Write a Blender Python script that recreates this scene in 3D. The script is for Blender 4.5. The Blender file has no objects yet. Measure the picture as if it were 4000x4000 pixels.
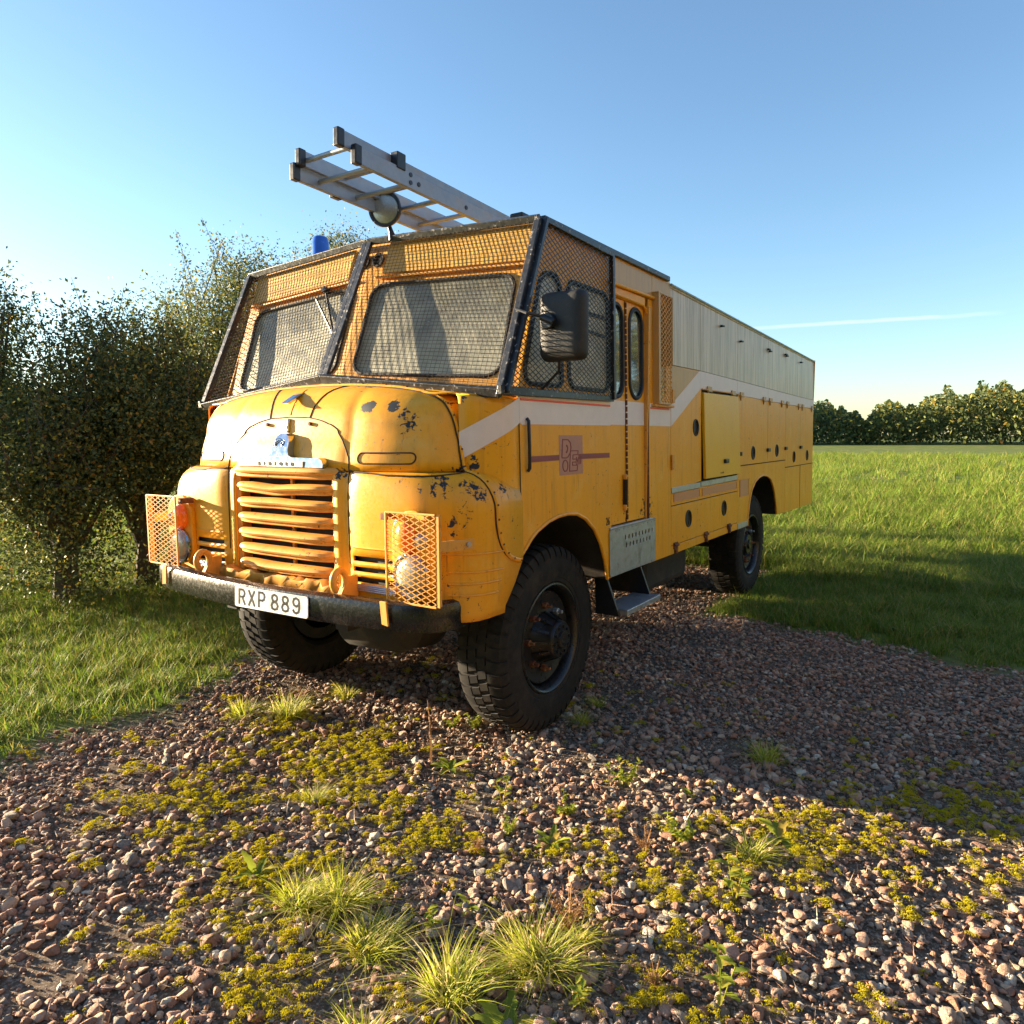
import bpy, bmesh, math, random
import numpy as np
from mathutils import Vector, Matrix, Euler, noise
from mathutils.bvhtree import BVHTree
from mathutils.geometry import tessellate_polygon
R = math.radians
random.seed(7); rng = np.random.default_rng(11)
scene = bpy.context.scene
COL = scene.collection

# ------------------------------------------------------------------ camera
cam_d = bpy.data.cameras.new('camera')
cam_d.sensor_width = 36; cam_d.sensor_fit = 'HORIZONTAL'
cam_d.lens = 2793.3 / 4000 * 36
cam_d.clip_start = 0.05; cam_d.clip_end = 3000
cam = bpy.data.objects.new('camera', cam_d); COL.objects.link(cam)
CAM = Vector((2.92728, -3.27791, 1.63114))
yaw, pit, rol = R(33.3892), R(-6.0009), R(-0.3285)
fw = Vector((-math.sin(yaw) * math.cos(pit), math.cos(yaw) * math.cos(pit), math.sin(pit)))
rt = Vector((math.cos(yaw), math.sin(yaw), 0)); up = rt.cross(fw)
r2 = math.cos(rol) * rt + math.sin(rol) * up; u2 = -math.sin(rol) * rt + math.cos(rol) * up
M = Matrix((r2, u2, -fw)).transposed().to_4x4(); M.translation = CAM
cam.matrix_world = M
scene.camera = cam

# ------------------------------------------------------------------ light
SUN_EL = R(9.2)
SUN_DIR = Vector((-math.cos(R(13)) * math.cos(SUN_EL), -math.sin(R(13)) * math.cos(SUN_EL), math.sin(SUN_EL)))
world = bpy.data.worlds.new('World'); scene.world = world; world.use_nodes = True
wn = world.node_tree; wn.nodes.clear()
sky = wn.nodes.new('ShaderNodeTexSky'); sky.sky_type = 'NISHITA'; sky.sun_disc = False
sky.sun_elevation = SUN_EL; sky.sun_rotation = math.atan2(SUN_DIR.x, SUN_DIR.y)
sky.air_density = 1.0; sky.dust_density = 0.35; sky.ozone_density = 2.6; sky.altitude = 50
bg = wn.nodes.new('ShaderNodeBackground'); bg.inputs['Strength'].default_value = 0.066
wo = wn.nodes.new('ShaderNodeOutputWorld')
def wmath(op, a, b=None, vec=False):
    nd = wn.nodes.new('ShaderNodeVectorMath' if vec else 'ShaderNodeMath'); nd.operation = op
    for i, v_ in enumerate((a, b)):
        if v_ is None: continue
        if hasattr(v_, 'node'): wn.links.new(v_, nd.inputs[i])
        else: nd.inputs[i].default_value = v_
    return nd.outputs['Value'] if (vec and op == 'DOT_PRODUCT') else nd.outputs[0]
hs = wn.nodes.new('ShaderNodeHueSaturation'); hs.inputs['Saturation'].default_value = 1.0
wn.links.new(sky.outputs[0], hs.inputs['Color']); 
def wdir(px, py): return (fw + r2 * ((px - 2000) / 2793.3) + u2 * ((2000 - py) / 2793.3)).normalized()
_a, _b = wdir(2900, 1284), wdir(3700, 1236); _n = _a.cross(_b).normalized(); _t = (_b - _a).normalized(); _m = (_a + _b).normalized()
tcw = wn.nodes.new('ShaderNodeTexCoord').outputs['Generated']
nzw = wn.nodes.new('ShaderNodeTexNoise'); nzw.inputs['Scale'].default_value = 26; nzw.inputs['Detail'].default_value = 5; wn.links.new(tcw, nzw.inputs['Vector'])
off_ = wmath('MULTIPLY', wmath('SUBTRACT', nzw.outputs['Fac'], .5), .004)
dn = wmath('ABSOLUTE', wmath('ADD', wmath('DOT_PRODUCT', tcw, tuple(_n), True), off_))
mr = wn.nodes.new('ShaderNodeMapRange'); wn.links.new(dn, mr.inputs[0]); mr.inputs[1].default_value = .0003; mr.inputs[2].default_value = .0030; mr.inputs[3].default_value = 1; mr.inputs[4].default_value = 0
al_ = wmath('DOT_PRODUCT', tcw, tuple(_m), True)
mr2 = wn.nodes.new('ShaderNodeMapRange'); wn.links.new(al_, mr2.inputs[0]); mr2.inputs[1].default_value = .985; mr2.inputs[2].default_value = .996
cf = wmath('MULTIPLY', wmath('MULTIPLY', mr.outputs[0], mr2.outputs[0]), wmath('MULTIPLY', nzw.outputs['Fac'], .55))
cmx = wn.nodes.new('ShaderNodeMix'); cmx.data_type = 'RGBA'; wn.links.new(cf, cmx.inputs[0]); wn.links.new(hs.outputs[0], cmx.inputs[6]); cmx.inputs[7].default_value = (4.2, 4.3, 4.4, 1)
wn.links.new(cmx.outputs[2], bg.inputs[0]); wn.links.new(bg.outputs[0], wo.inputs[0])
sun_d = bpy.data.lights.new('sun', 'SUN'); sun_d.energy = 4.8; sun_d.angle = R(0.5); sun_d.color = (1, 0.80, 0.54)
sun = bpy.data.objects.new('sun', sun_d); COL.objects.link(sun)
sun.rotation_euler = SUN_DIR.to_track_quat('Z', 'Y').to_euler(); sun.location = (-20, -10, 12)
vs = scene.view_settings; vs.view_transform = 'Standard'; vs.look = 'None'; vs.gamma = 1; vs.use_curve_mapping = False
vs.exposure = 2.45
scene.render.engine = 'CYCLES'

# ------------------------------------------------------------------ material helpers
class NT:
    def __init__(s, name):
        s.m = bpy.data.materials.new(name); s.m.use_nodes = True
        s.t = s.m.node_tree; s.t.nodes.clear()
        s.out = s.t.nodes.new('ShaderNodeOutputMaterial')
    def n(s, typ, **kw):
        nd = s.t.nodes.new('ShaderNode' + typ)
        for k, v in kw.items():
            if k.startswith('i_'):
                key = k[2:].replace('_', ' ')
                nd.inputs[key].default_value = v
            else: setattr(nd, k, v)
        return nd
    def l(s, a, b): s.t.links.new(a, b)
    def coord(s, scale=(1, 1, 1), kind='Object', loc=(0, 0, 0)):
        c = s.n('TexCoord'); mp = s.n('Mapping'); mp.inputs['Scale'].default_value = scale; mp.inputs['Location'].default_value = loc
        s.l(c.outputs[kind], mp.inputs[0]); return mp.outputs[0]
    def noise(s, vec, scale=5, detail=4, rough=.55, dist=0):
        nd = s.n('TexNoise'); nd.inputs['Scale'].default_value = scale; nd.inputs['Detail'].default_value = detail
        nd.inputs['Roughness'].default_value = rough; nd.inputs['Distortion'].default_value = dist
        s.l(vec, nd.inputs['Vector']); return nd.outputs['Fac']
    def ramp(s, fac, stops, interp='LINEAR'):
        nd = s.n('ValToRGB'); cr = nd.color_ramp; cr.interpolation = interp
        while len(cr.elements) < len(stops): cr.elements.new(.5)
        for e, (p, c) in zip(cr.elements, stops):
            e.position = p; e.color = c if len(c) == 4 else (*c, 1)
        s.l(fac, nd.inputs[0]); return nd.outputs[0]
    def grey(s, fac, a, b, va=0., vb=1.):
        nd = s.n('MapRange'); nd.inputs[1].default_value = a; nd.inputs[2].default_value = b
        nd.inputs[3].default_value = va; nd.inputs[4].default_value = vb
        s.l(fac, nd.inputs[0]); return nd.outputs[0]
    def math(s, op, a, b=None, clamp=False):
        nd = s.n('Math', operation=op, use_clamp=clamp)
        for i, v in enumerate((a, b)):
            if v is None: continue
            if isinstance(v, (int, float)): nd.inputs[i].default_value = v
            else: s.l(v, nd.inputs[i])
        return nd.outputs[0]
    def mix(s, fac, a, b, typ='MIX'):
        nd = s.n('Mix', data_type='RGBA', blend_type=typ)
        for i, v in ((0, fac), (6, a), (7, b)):
            if isinstance(v, (int, float)): nd.inputs[i].default_value = v
            elif isinstance(v, tuple): nd.inputs[i].default_value = v if len(v) == 4 else (*v, 1)
            else: s.l(v, nd.inputs[i])
        return nd.outputs[2]
    def bump(s, h, strength=.3, dist=.01, nrm=None):
        nd = s.n('Bump'); nd.inputs['Strength'].default_value = strength; nd.inputs['Distance'].default_value = dist
        s.l(h, nd.inputs['Height'])
        if nrm: s.l(nrm, nd.inputs['Normal'])
        return nd.outputs[0]
    def bsdf(s, **kw):
        nd = s.n('BsdfPrincipled')
        for k, v in kw.items():
            key = {'col': 'Base Color', 'rough': 'Roughness', 'metal': 'Metallic', 'normal': 'Normal', 'coat': 'Coat Weight',
                   'coatr': 'Coat Roughness', 'alpha': 'Alpha', 'trans': 'Transmission Weight', 'spec': 'Specular IOR Level',
                   'sheen': 'Sheen Weight', 'sss': 'Subsurface Weight'}[k]
            if isinstance(v, (int, float)): nd.inputs[key].default_value = v
            elif isinstance(v, tuple): nd.inputs[key].default_value = v if len(v) == 4 else (*v, 1)
            else: s.l(v, nd.inputs[key])
        return nd
    def done(s, shader): s.l(shader if not hasattr(shader, 'outputs') else shader.outputs[0], s.out.inputs[0]); return s.m

CHIPS = [  # (centre, radius, amount) areas where the paint has flaked to the dark undercoat
    ((.519, -.825, 1.779), .050, .30), ((.505, -.83, 1.772), .040, .30), ((.653, -.805, 1.775), .046, .30), ((.74, -.806, 1.71), .085, .13), ((.735, -.815, 1.685), .045, .16),
    ((.93, -.855, 1.440), .11, .115), ((1.059, -.768, 1.416), .065, .19), ((1.095, -.745, 1.385), .060, .19), ((.952, -.866, 1.408), .060, .18), ((1.05, -.835, 1.283), .085, .13), ((.995, -.87, 1.19), .07, .09),
    ((.408, -.917, 1.464), .060, .20), ((.77, -.91, 1.42), .08, .07), ((.989, -.653, 1.512), .045, .22), ((1.104, -.585, 1.401), .045, .20), ((1.0, -.60, 1.62), .10, .06), ((1.08, -.56, 1.58), .08, .07),
    ((.95, -.70, 1.48), .06, .16), ((1.12, 1.07, 1.15), .14, .14), ((1.12, .77, 1.15), .08, .12), ((0.9, -.66, 1.80), .07, .10), ((.35, -.68, 1.89), .12, .09), ((1.0, -.90, 1.0), .12, .06)]
def yellow_paint(name, base=(.90, .400, .008), fade=.45, rust=1.3, chips=True, rough=.36, streak=.42):
    s = NT(name)
    v = s.coord()
    big = s.noise(v, 1.6, 5, .6)
    st = s.noise(s.coord((26, 26, 1.3)), 1.0, 5, .6)
    fine = s.noise(v, 70, 4, .6)
    col = s.mix(s.grey(big, .35, .7), base, (base[0] * .94, base[1] * .88, base[2] * 1.1))
    col = s.mix(s.grey(big, .55, .8, 0, fade), col, (.76, .40, .07))
    col = s.mix(s.grey(st, .52, .78, 0, streak), col, (.36, .19, .035))
    col = s.mix(s.grey(fine, .62, .8, 0, .35), col, (.34, .17, .04))
    if chips:   # rust runs and a faded chalky bloom
        rr_ = s.noise(s.coord((60, 60, 2.2)), 1.0, 3, .5); rg = s.noise(v, 2.6, 3)
        col = s.mix(s.math('MULTIPLY', s.grey(rr_, .60, .72), s.grey(rg, .52, .66), True), col, (.34, .12, .02))
        col = s.mix(s.grey(s.noise(v, 5.5, 6, .7), .52, .70, 0, .38), col, (.88, .56, .14))
    # thin rust specks
    sp = s.noise(v, 34, 6, .72)
    thr_ = .655 - .022 * max(0, rust - 1.3); rs = s.grey(s.math('MULTIPLY', sp, s.grey(s.noise(v, 3.1, 3), .3, .7, .8, 1.06)), thr_, thr_ + .03)
    rs = s.math('MULTIPLY', rs, rust, True)
    col = s.mix(s.grey(s.math('MULTIPLY', sp, 1.), thr_ - .04, thr_, 0, .45), col, (.42, .17, .03)) if rust > 1 else col
    col = s.mix(rs, col, (.10, .032, .012))
    mask = rs
    if chips:
        cn = s.noise(s.coord((1, 1, 1.25)), 26, 8, .68, .4)
        acc = None
        geo = s.n('TexCoord').outputs['Object']
        for c, r, a in CHIPS:
            d = s.n('VectorMath', operation='DISTANCE'); s.l(geo, d.inputs[0]); d.inputs[1].default_value = c
            w = s.grey(d.outputs['Value'], r * .45, r, a, 0)
            acc = w if acc is None else s.math('MAXIMUM', acc, w)
        ch = s.grey(s.math('ADD', cn, acc), .668, .678)
        ch = s.math('MULTIPLY', ch, s.grey(acc, .0, .02))
        edge = s.grey(s.math('ADD', cn, acc), .655, .668)
        edge = s.math('MULTIPLY', edge, s.grey(acc, .0, .02))
        col = s.mix(edge, col, (.20, .07, .02))
        col = s.mix(ch, col, (.018, .026, .035))
        mask = s.math('MAXIMUM', mask, ch)
    ro = s.math('ADD', s.grey(fine, .3, .8, rough - .06, rough + .16), s.math('MULTIPLY', mask, .25), True)
    h = s.math('SUBTRACT', s.math('MULTIPLY', s.noise(v, 2.2, 3), .6), s.math('MULTIPLY', mask, .05))
    nb = s.bump(h, .22, .03); nb = s.bump(s.noise(v, 260, 2), .05, .002, nb)
    return s.done(s.bsdf(col=col, rough=ro, normal=nb, coat=.06, coatr=.2, spec=.4))
def simple(name, col, rough=.5, metal=0, var=.25, scale=20, bump=.15, coat=0, dirt=None, spec=.5):
    s = NT(name); v = s.coord(); n1 = s.noise(v, scale, 5, .6)
    c = s.mix(s.grey(n1, .3, .75, 0, 1), tuple(x * (1 - var) for x in col), tuple(min(1, x * (1 + var)) for x in col))
    if dirt: c = s.mix(s.grey(s.noise(v, scale * .35, 6, .7), .52, .68), c, dirt)
    return s.done(s.bsdf(col=c, rough=s.grey(n1, .3, .8, max(.03, rough - .08), min(1, rough + .12)), metal=metal,
                         normal=s.bump(n1, bump, .004), coat=coat, spec=spec))
MY = yellow_paint('yellow_paint')
MYB = yellow_paint('yellow_paint_repainted', base=(.88, .49, .010), fade=.06, rust=.4, chips=False, streak=.12)
MYR = yellow_paint('yellow_paint_weathered', base=(.78, .38, .06), fade=.5, rust=3.0, chips=False, rough=.45, streak=.5)
def speckled(name, base, fleck, thr, rough=.35, scale=60, bump=.5):
    s = NT(name); v = s.coord(); a = s.noise(v, scale, 6, .65); k = s.grey(a, thr, thr + .03)
    k2 = s.grey(s.noise(v, 7, 5, .7), .57, .66, 0, .8)
    c = s.mix(k, base, fleck); c = s.mix(k2, c, (.040, .036, .032))
    return s.done(s.bsdf(col=c, rough=s.math('ADD', s.grey(a, .3, .7, rough - .1, rough + .15), s.math('MULTIPLY', k, .2)), normal=s.bump(a, bump, .004), coat=.15))
MBLK = speckled('black_paint_flaking', (.016, .018, .022), (.34, .33, .31), .61, .36, 45)
MBUMP = speckled('black_bumper_paint', (.008, .008, .009), (.17, .16, .13), .725, .22, 60, .32)
MRUB = simple('black_rubber', (.018, .019, .02), .6, 0, .3, 60, .2, dirt=(.035, .03, .024))
MPLA = simple('black_plastic', (.014, .016, .02), .38, 0, .2, 40, .1)
MDRK = simple('dark_underbody', (.02, .018, .016), .8, 0, .4, 15, .3, dirt=(.05, .035, .022))
MINT = simple('cab_interior', (.60, .58, .46), .8, 0, .3, 8, .1)
MALU = simple('aluminium', (.50, .52, .55), .42, .75, .12, 30, .12, dirt=(.33, .33, .33))
MALD = simple('ladder_aluminium', (.29, .34, .41), .5, .4, .15, 12, .1, dirt=(.30, .29, .28))
MCHR = simple('chrome', (.50, .53, .58), .13, 1, .08, 40, .05)
MWHT = simple('white_plate', (.72, .73, .72), .45, 0, .08, 30, .2, dirt=(.50, .49, .44))
MTXT = simple('black_lettering', (.02, .02, .02), .4, 0, .2, 60, .1)
MMRN = simple('maroon_print', (.27, .055, .055), .5, 0, .1, 30, .05)
MPNK = simple('faded_pink_print', (.50, .235, .15), .5, 0, .1, 25, .05)
MPRF = simple('pink_reflector', (.60, .27, .13), .4, 0, .1, 25, .05)
MRED = simple('red_tape', (.85, .07, .02), .4, 0, .1, 25, .02)
MRST = simple('rusty_metal', (.13, .045, .02), .75, 0, .45, 50, .5, dirt=(.35, .17, .05))
MORG = simple('orange_lens', (.95, .20, .01), .15, 0, .05, 90, .2, coat=.6)
MLNS = simple('clear_lens', (.40, .41, .38), .14, .5, .1, 120, .4, coat=.8)
MBLU = simple('blue_lens', (.01, .09, .55), .22, 0, .1, 20, .05, coat=.4)
MSTR = simple('stripe_white', (.82, .71, .63), .42, 0, .05, 12, .05)
MVNT = simple('vent_black', (.01, .012, .012), .5, 0, .3, 60, .2)
MWIR = simple('rusty_wire', (.060, .040, .028), .6, .3, .4, 60, .2, dirt=(.16, .10, .06))
MHDR = simple('faded_header_paint', (.66, .37, .07), .45, 0, .15, 8, .1, dirt=(.50, .25, .05))
MSEAM = simple('seam_dirt', (.045, .02, .008), .8, 0, .5, 60, .2)
def streak_panels():
    s = NT('streaked_grey_panel'); v = s.coord()
    a = s.noise(s.coord((20, 26, 1.1)), 1, 7, .68, .1); b = s.noise(s.coord((8, 9, .8)), 1, 4, .6); f = s.noise(v, 110, 4, .6)
    c = s.mix(s.grey(a, .44, .60, 0, 1), (.72, .60, .42), (.42, .34, .21))
    c = s.mix(s.grey(a, .58, .66, 0, .9), c, (.84, .75, .58))
    c = s.mix(s.grey(b, .5, .75, 0, .5), c, (.36, .31, .20)); c = s.mix(s.grey(f, .6, .75, 0, .4), c, (.30, .28, .22))
    return s.done(s.bsdf(col=c, rough=.36, normal=s.bump(a, .10, .006)))
MGRY = streak_panels()
def tan_paint():
    s = NT('tan_paint_sky_tone'); v = s.coord(); a = s.noise(s.coord((30, 30, 1.6)), 1, 5, .6); f = s.noise(v, 60, 5, .6)
    c = s.mix(s.grey(a, .45, .75), (.58, .35, .11), (.48, .29, .11)); c = s.mix(s.grey(f, .6, .75, 0, .3), c, (.36, .2, .09))
    return s.done(s.bsdf(col=c, rough=.38, normal=s.bump(f, .05, .003)))
MTAN = tan_paint()  # plain tan on small parts; on the cantrail it paints in reflected sky
def glass(name, dust=.45, tint=(.5, .52, .44), ior=1.6, low=False):
    s = NT(name); v = s.coord(); a = s.noise(v, 9, 7, .7); b = s.noise(v, 2.2, 3)
    g = s.n('BsdfGlossy'); g.inputs['Roughness'].default_value = .04; g.inputs['Color'].default_value = (.9, .93, .95, 1)
    t = s.n('BsdfTransparent'); t.inputs[0].default_value = (.62, .66, .64, 1)
    fr = s.n('Fresnel'); fr.inputs[0].default_value = ior
    m1 = s.n('MixShader'); s.l(s.math('MAXIMUM', fr.outputs[0], .55 if ior > 3 else .05), m1.inputs[0]); s.l(t.outputs[0], m1.inputs[1]); s.l(g.outputs[0], m1.inputs[2])
    d = s.bsdf(col=s.mix(a, tuple(x * .7 for x in tint), tint), rough=.6)
    dd = s.math('ADD', s.math('MULTIPLY', a, .6), s.math('MULTIPLY', b, .4))
    if low:   # dust has settled thicker towards the bottom of the pane
        sep = s.n('SeparateXYZ'); s.l(v, sep.inputs[0]); dd = s.math('ADD', dd, s.grey(sep.outputs['Z'], 2.45, 1.95, -.16, .14))
    m2 = s.n('MixShader'); k = s.grey(dd, .35, .7, dust * .55, min(1, dust * 1.5))
    s.l(k, m2.inputs[0]); s.l(m1.outputs[0], m2.inputs[1]); s.l(d.outputs[0], m2.inputs[2]); return s.done(m2)
MGL = glass('dusty_windscreen_glass', .55, (.68, .65, .48), low=True); MGS = glass('side_window_glass', .90, (.86, .80, .60)); MGC = glass('door_window_glass', .12, ior=4.0)

# ------------------------------------------------------------------ mesh helpers
class MB:
    def __init__(s): s.v = []; s.f = []
    def add(s, vs, fs):
        o = len(s.v); s.v += [tuple(p) for p in vs]; s.f += [tuple(i + o for i in f) for f in fs]; return s
    def box(s, x0, x1, y0, y1, z0, z1):
        return s.add([(x, y, z) for x in (x0, x1) for y in (y0, y1) for z in (z0, z1)],
                     [(0, 1, 3, 2), (4, 6, 7, 5), (0, 4, 5, 1), (2, 3, 7, 6), (0, 2, 6, 4), (1, 5, 7, 3)])
    def hexa(s, a, b):   # two quads (lists of four points)
        return s.add(list(a) + list(b), [(3, 2, 1, 0), (4, 5, 6, 7), (0, 1, 5, 4), (1, 2, 6, 5), (2, 3, 7, 6), (3, 0, 4, 7)])
    def bar(s, p, q, w, h, upv=(0, 0, 1)):
        p, q = Vector(p), Vector(q); d = (q - p).normalized(); u = Vector(upv); a = d.cross(u)
        if a.length < 1e-4: a = d.cross(Vector((1, 0, 0)))
        a.normalize(); b = a.cross(d).normalized(); a *= w / 2; b *= h / 2
        return s.hexa([p - a - b, p + a - b, p + a + b, p - a + b], [q - a - b, q + a - b, q + a + b, q - a + b])
    def tube(s, pts, r, n=8, closed=False, cap=True):
        pts = [Vector(p) for p in pts]; m = len(pts); prev = None; rings = []
        for i, p in enumerate(pts):
            if closed: d = pts[(i + 1) % m] - pts[i - 1]
            else: d = pts[min(i + 1, m - 1)] - pts[max(i - 1, 0)]
            if d.length < 1e-9: d = Vector((0, 0, 1))
            d.normalize()
            if prev is None:
                a = d.cross(Vector((0, 0, 1)));
                if a.length < .05: a = d.cross(Vector((1, 0, 0)))
            else: a = prev - d * prev.dot(d)
            a.normalize(); prev = a; b = d.cross(a); rr = r[i] if isinstance(r, (list, tuple)) else r
            rings.append([p + (a * math.cos(2 * math.pi * k / n) + b * math.sin(2 * math.pi * k / n)) * rr for k in range(n)])
        fs = []; L = m if closed else m - 1
        for i in range(L):
            j = (i + 1) % m
            fs += [(i * n + k, i * n + (k + 1) % n, j * n + (k + 1) % n, j * n + k) for k in range(n)]
        if not closed and cap: fs += [tuple(range(n - 1, -1, -1)), tuple((m - 1) * n + k for k in range(n))]
        return s.add([p for rg in rings for p in rg], fs)
    def cyl(s, p, q, r, n=20, r2=None):
        return s.tube([p, q], [r, r if r2 is None else r2], n)
    def lathe(s, prof, o, ax, n=48, closed=False):   # prof: (distance along axis, radius)
        o = Vector(o); ax = Vector(ax).normalized(); a = ax.cross(Vector((0, 0, 1)))
        if a.length < .01: a = ax.cross(Vector((0, 1, 0)))
        a.normalize(); b = ax.cross(a)
        vs = [o + ax * h + (a * math.cos(2 * math.pi * k / n) + b * math.sin(2 * math.pi * k / n)) * max(r, 1e-4) for h, r in prof for k in range(n)]
        m = len(prof); fs = [(i * n + k, i * n + (k + 1) % n, (i + 1) % m * n + (k + 1) % n, (i + 1) % m * n + k) for i in range(m if closed else m - 1) for k in range(n)]
        return s.add(vs, fs)
    def build(s, name, mat, parent=None, smooth=False, bevel=0, label=None, seg=2, kind=None, angle=40):
        me = bpy.data.meshes.new(name); me.from_pydata(s.v, [], s.f); me.validate(); me.update()
        bm = bmesh.new(); bm.from_mesh(me); bmesh.ops.recalc_face_normals(bm, faces=bm.faces); bm.to_mesh(me); bm.free()
        if mat: me.materials.append(mat)
        o = bpy.data.objects.new(name, me); COL.objects.link(o)
        if parent: o.parent = parent
        if smooth:
            me.shade_smooth() if hasattr(me, 'shade_smooth') else None
            me.set_sharp_from_angle(angle=R(angle))
        if bevel:
            b = o.modifiers.new('bevel', 'BEVEL'); b.width = bevel; b.segments = seg; b.limit_method = 'ANGLE'; b.angle_limit = R(35)
        if label: o['label'] = label
        if kind: o['kind'] = kind
        return o
def thing(name, loc, label, cat, group=None):
    o = bpy.data.objects.new(name, None); COL.objects.link(o); o.location = loc; o['label'] = label; o['category'] = cat
    o.empty_display_size = .2
    if group: o['group'] = group
    return o
def tag(o, label, cat, group=None):
    o['label'] = label; o['category'] = cat
    if group: o['group'] = group
    return o
W0, TUM = 1.117, .022
def SX(z): return W0 - TUM * (z - 1.2)
def S(y, z, off=0.): return (SX(z) + off, y, z)
def rrect(y0, y1, z0, z1, r, n=6):
    r = min(r, (y1 - y0) / 2, (z1 - z0) / 2); out = []
    for cx, cz, a0 in ((y1 - r, z1 - r, 0), (y0 + r, z1 - r, 90), (y0 + r, z0 + r, 180), (y1 - r, z0 + r, 270)):
        for k in range(n + 1):
            a = R(a0 + 90 * k / n); out.append((cx + r * math.cos(a), cz + r * math.sin(a)))
    return out
def circle(cy, cz, r, n=24): return [(cy + r * math.cos(2 * math.pi * k / n), cz + r * math.sin(2 * math.pi * k / n)) for k in range(n)]
def plate(loops, fn, t0, t1):
    """closed slab: 2D outline loops[0] with holes loops[1:], fn(u,v,offset)->3D"""
    tris = tessellate_polygon([[Vector((a, b, 0)) for a, b in lp] for lp in loops])
    flat = [p for lp in loops for p in lp]; n = len(flat)
    vs = [fn(a, b, t0) for a, b in flat] + [fn(a, b, t1) for a, b in flat]
    fs = [tuple(t) for t in tris] + [tuple(n + i for i in reversed(t)) for t in tris]
    o = 0
    for lp in loops:
        m = len(lp)
        for i in range(m):
            j = (i + 1) % m; fs.append((o + i, o + j, n + o + j, n + o + i))
        o += m
    return MB().add(vs, fs)
def side(name, loops, mat, parent, t0=-.012, t1=0., bevel=.0015, label=None, mirror=False):
    fn = (lambda y, z, o: (-(SX(z) + o), y, z)) if mirror else (lambda y, z, o: (SX(z) + o, y, z))
    return plate(loops, fn, t0, t1).build(name, mat, parent, bevel=bevel, seg=1, label=label)
def loop_tube(loop, fn, off, r, n=6): return MB().tube([fn(a, b, off) for a, b in loop], r, n, closed=True)
SF = lambda y, z, o: (SX(z) + o, y, z)
def lerp(a, b, t): return a + (b - a) * t
def text_mesh(txt, size, name, mat, parent, place, bold=.0, label=None, depth=.001, squeeze=1.):
    cu = bpy.data.curves.new('lettering', 'FONT'); cu.body = txt; cu.size = size; cu.offset = bold; cu.extrude = depth; cu.align_x = 'CENTER'; cu.align_y = 'CENTER'
    ob = bpy.data.objects.new('lettering', cu); COL.objects.link(ob)
    dg = bpy.context.evaluated_depsgraph_get(); me = bpy.data.meshes.new_from_object(ob.evaluated_get(dg))
    bpy.data.objects.remove(ob); bpy.data.curves.remove(cu)
    for v in me.vertices: v.co = Vector(place(v.co.x * squeeze, v.co.y, v.co.z))
    me.name = name; me.materials.clear(); me.materials.append(mat); o = bpy.data.objects.new(name, me); COL.objects.link(o); o.parent = parent
    if label: o['label'] = label
    return o

# ================================================================== THE TRUCK
T = thing('fire_truck', (0, 0, 0), 'old yellow fire engine with white stripe and mesh window cages parked on gravel', 'truck')
# ---- lower body shape: fender front
XS = [0, .06, .12, .18, .24, .30, .345, .372, .40, .42, .44, .46, .49, .55, .62, .68, .745, .765, .79, .82, .85]
def se_outline(X, yc, y0, n=5.0, valley=0., extra=9):
    pts = []
    D = y0 - yc
    def yy(x): return y0 - D * max(0, 1 - (x / X) ** n) ** (1 / n)
    for x in XS: pts.append((x, yy(x) + valley * math.exp(-((x - .445) / .035) ** 2)))
    # corner part by angle
    th0 = math.acos(max(0, 1 - (XS[-1] / X) ** n) ** .5)   # cos^(2/n)
    c0 = (XS[-1] / X); s_ang = math.asin(min(1, c0 ** (n / 2)))
    for k in range(1, extra + 1):
        a = lerp(s_ang, math.pi / 2, k / extra); pts.append((X * math.sin(a) ** (2 / n), y0 - D * max(0., math.cos(a)) ** (2 / n)))
    return pts
def yend(z): return lerp(-.60, -.465, min(1, max(0, (z - .86) / .20)))
levels = []
for z in (.825, .86, .90, .935, .962, .988, 1.012, 1.035, 1.060, 1.085, 1.13, 1.18, 1.24, 1.30):
    X = 1.135 - .012 * max(0, (.95 - z)) / .1; levels.append((z, se_outline(X, -.935, yend(z), 5.0, .02)))
for k in range(1, 9):   # shoulder
    a = R(90 * k / 8); z = 1.30 + .175 * math.sin(a); X = 1.135 - .155 * (1 - math.cos(a)) ** 1.0; yc = -.935 + .012 * (1 - math.cos(a))
    levels.append((z, se_outline(X, yc, -.465, 5.0 - 1.5 * (1 - math.cos(a)), .02)))
def loft(levels, drop=None):
    full = []
    for z, o in levels:
        row = [(-x, y, z) for x, y in reversed(o[1:])] + [(x, y, z) for x, y in o]; full.append(row)
    m = len(full[0]); vs = [p for r in full for p in r]; fs = []
    for i in range(len(full) - 1):
        for j in range(m - 1):
            q = (i * m + j, i * m + j + 1, (i + 1) * m + j + 1, (i + 1) * m + j)
            c = [sum(vs[a][k] for a in q) / 4 for k in range(3)]
            if drop and drop(*c): continue
            fs.append(q)
    return vs, fs
def drop_low(x, y, z):
    ax = abs(x)
    if ax < .372 and .90 < z < 1.452 and y < -.8: return True
    if .49 < ax < .745 and y < -.8 and (.962 < z < .988 or 1.012 < z < 1.035 or 1.06 < z < 1.085): return True
    if z < .86 and ax < .82: return True
    return False
vs_, fs_ = loft(levels, drop_low)
fend = MB().add(vs_, fs_).build('front_wing', MY, T, smooth=True, label='rounded front wings with flaked paint on the shoulder')
so = fend.modifiers.new('solid', 'SOLIDIFY'); so.thickness = .012; so.offset = -1
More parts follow.
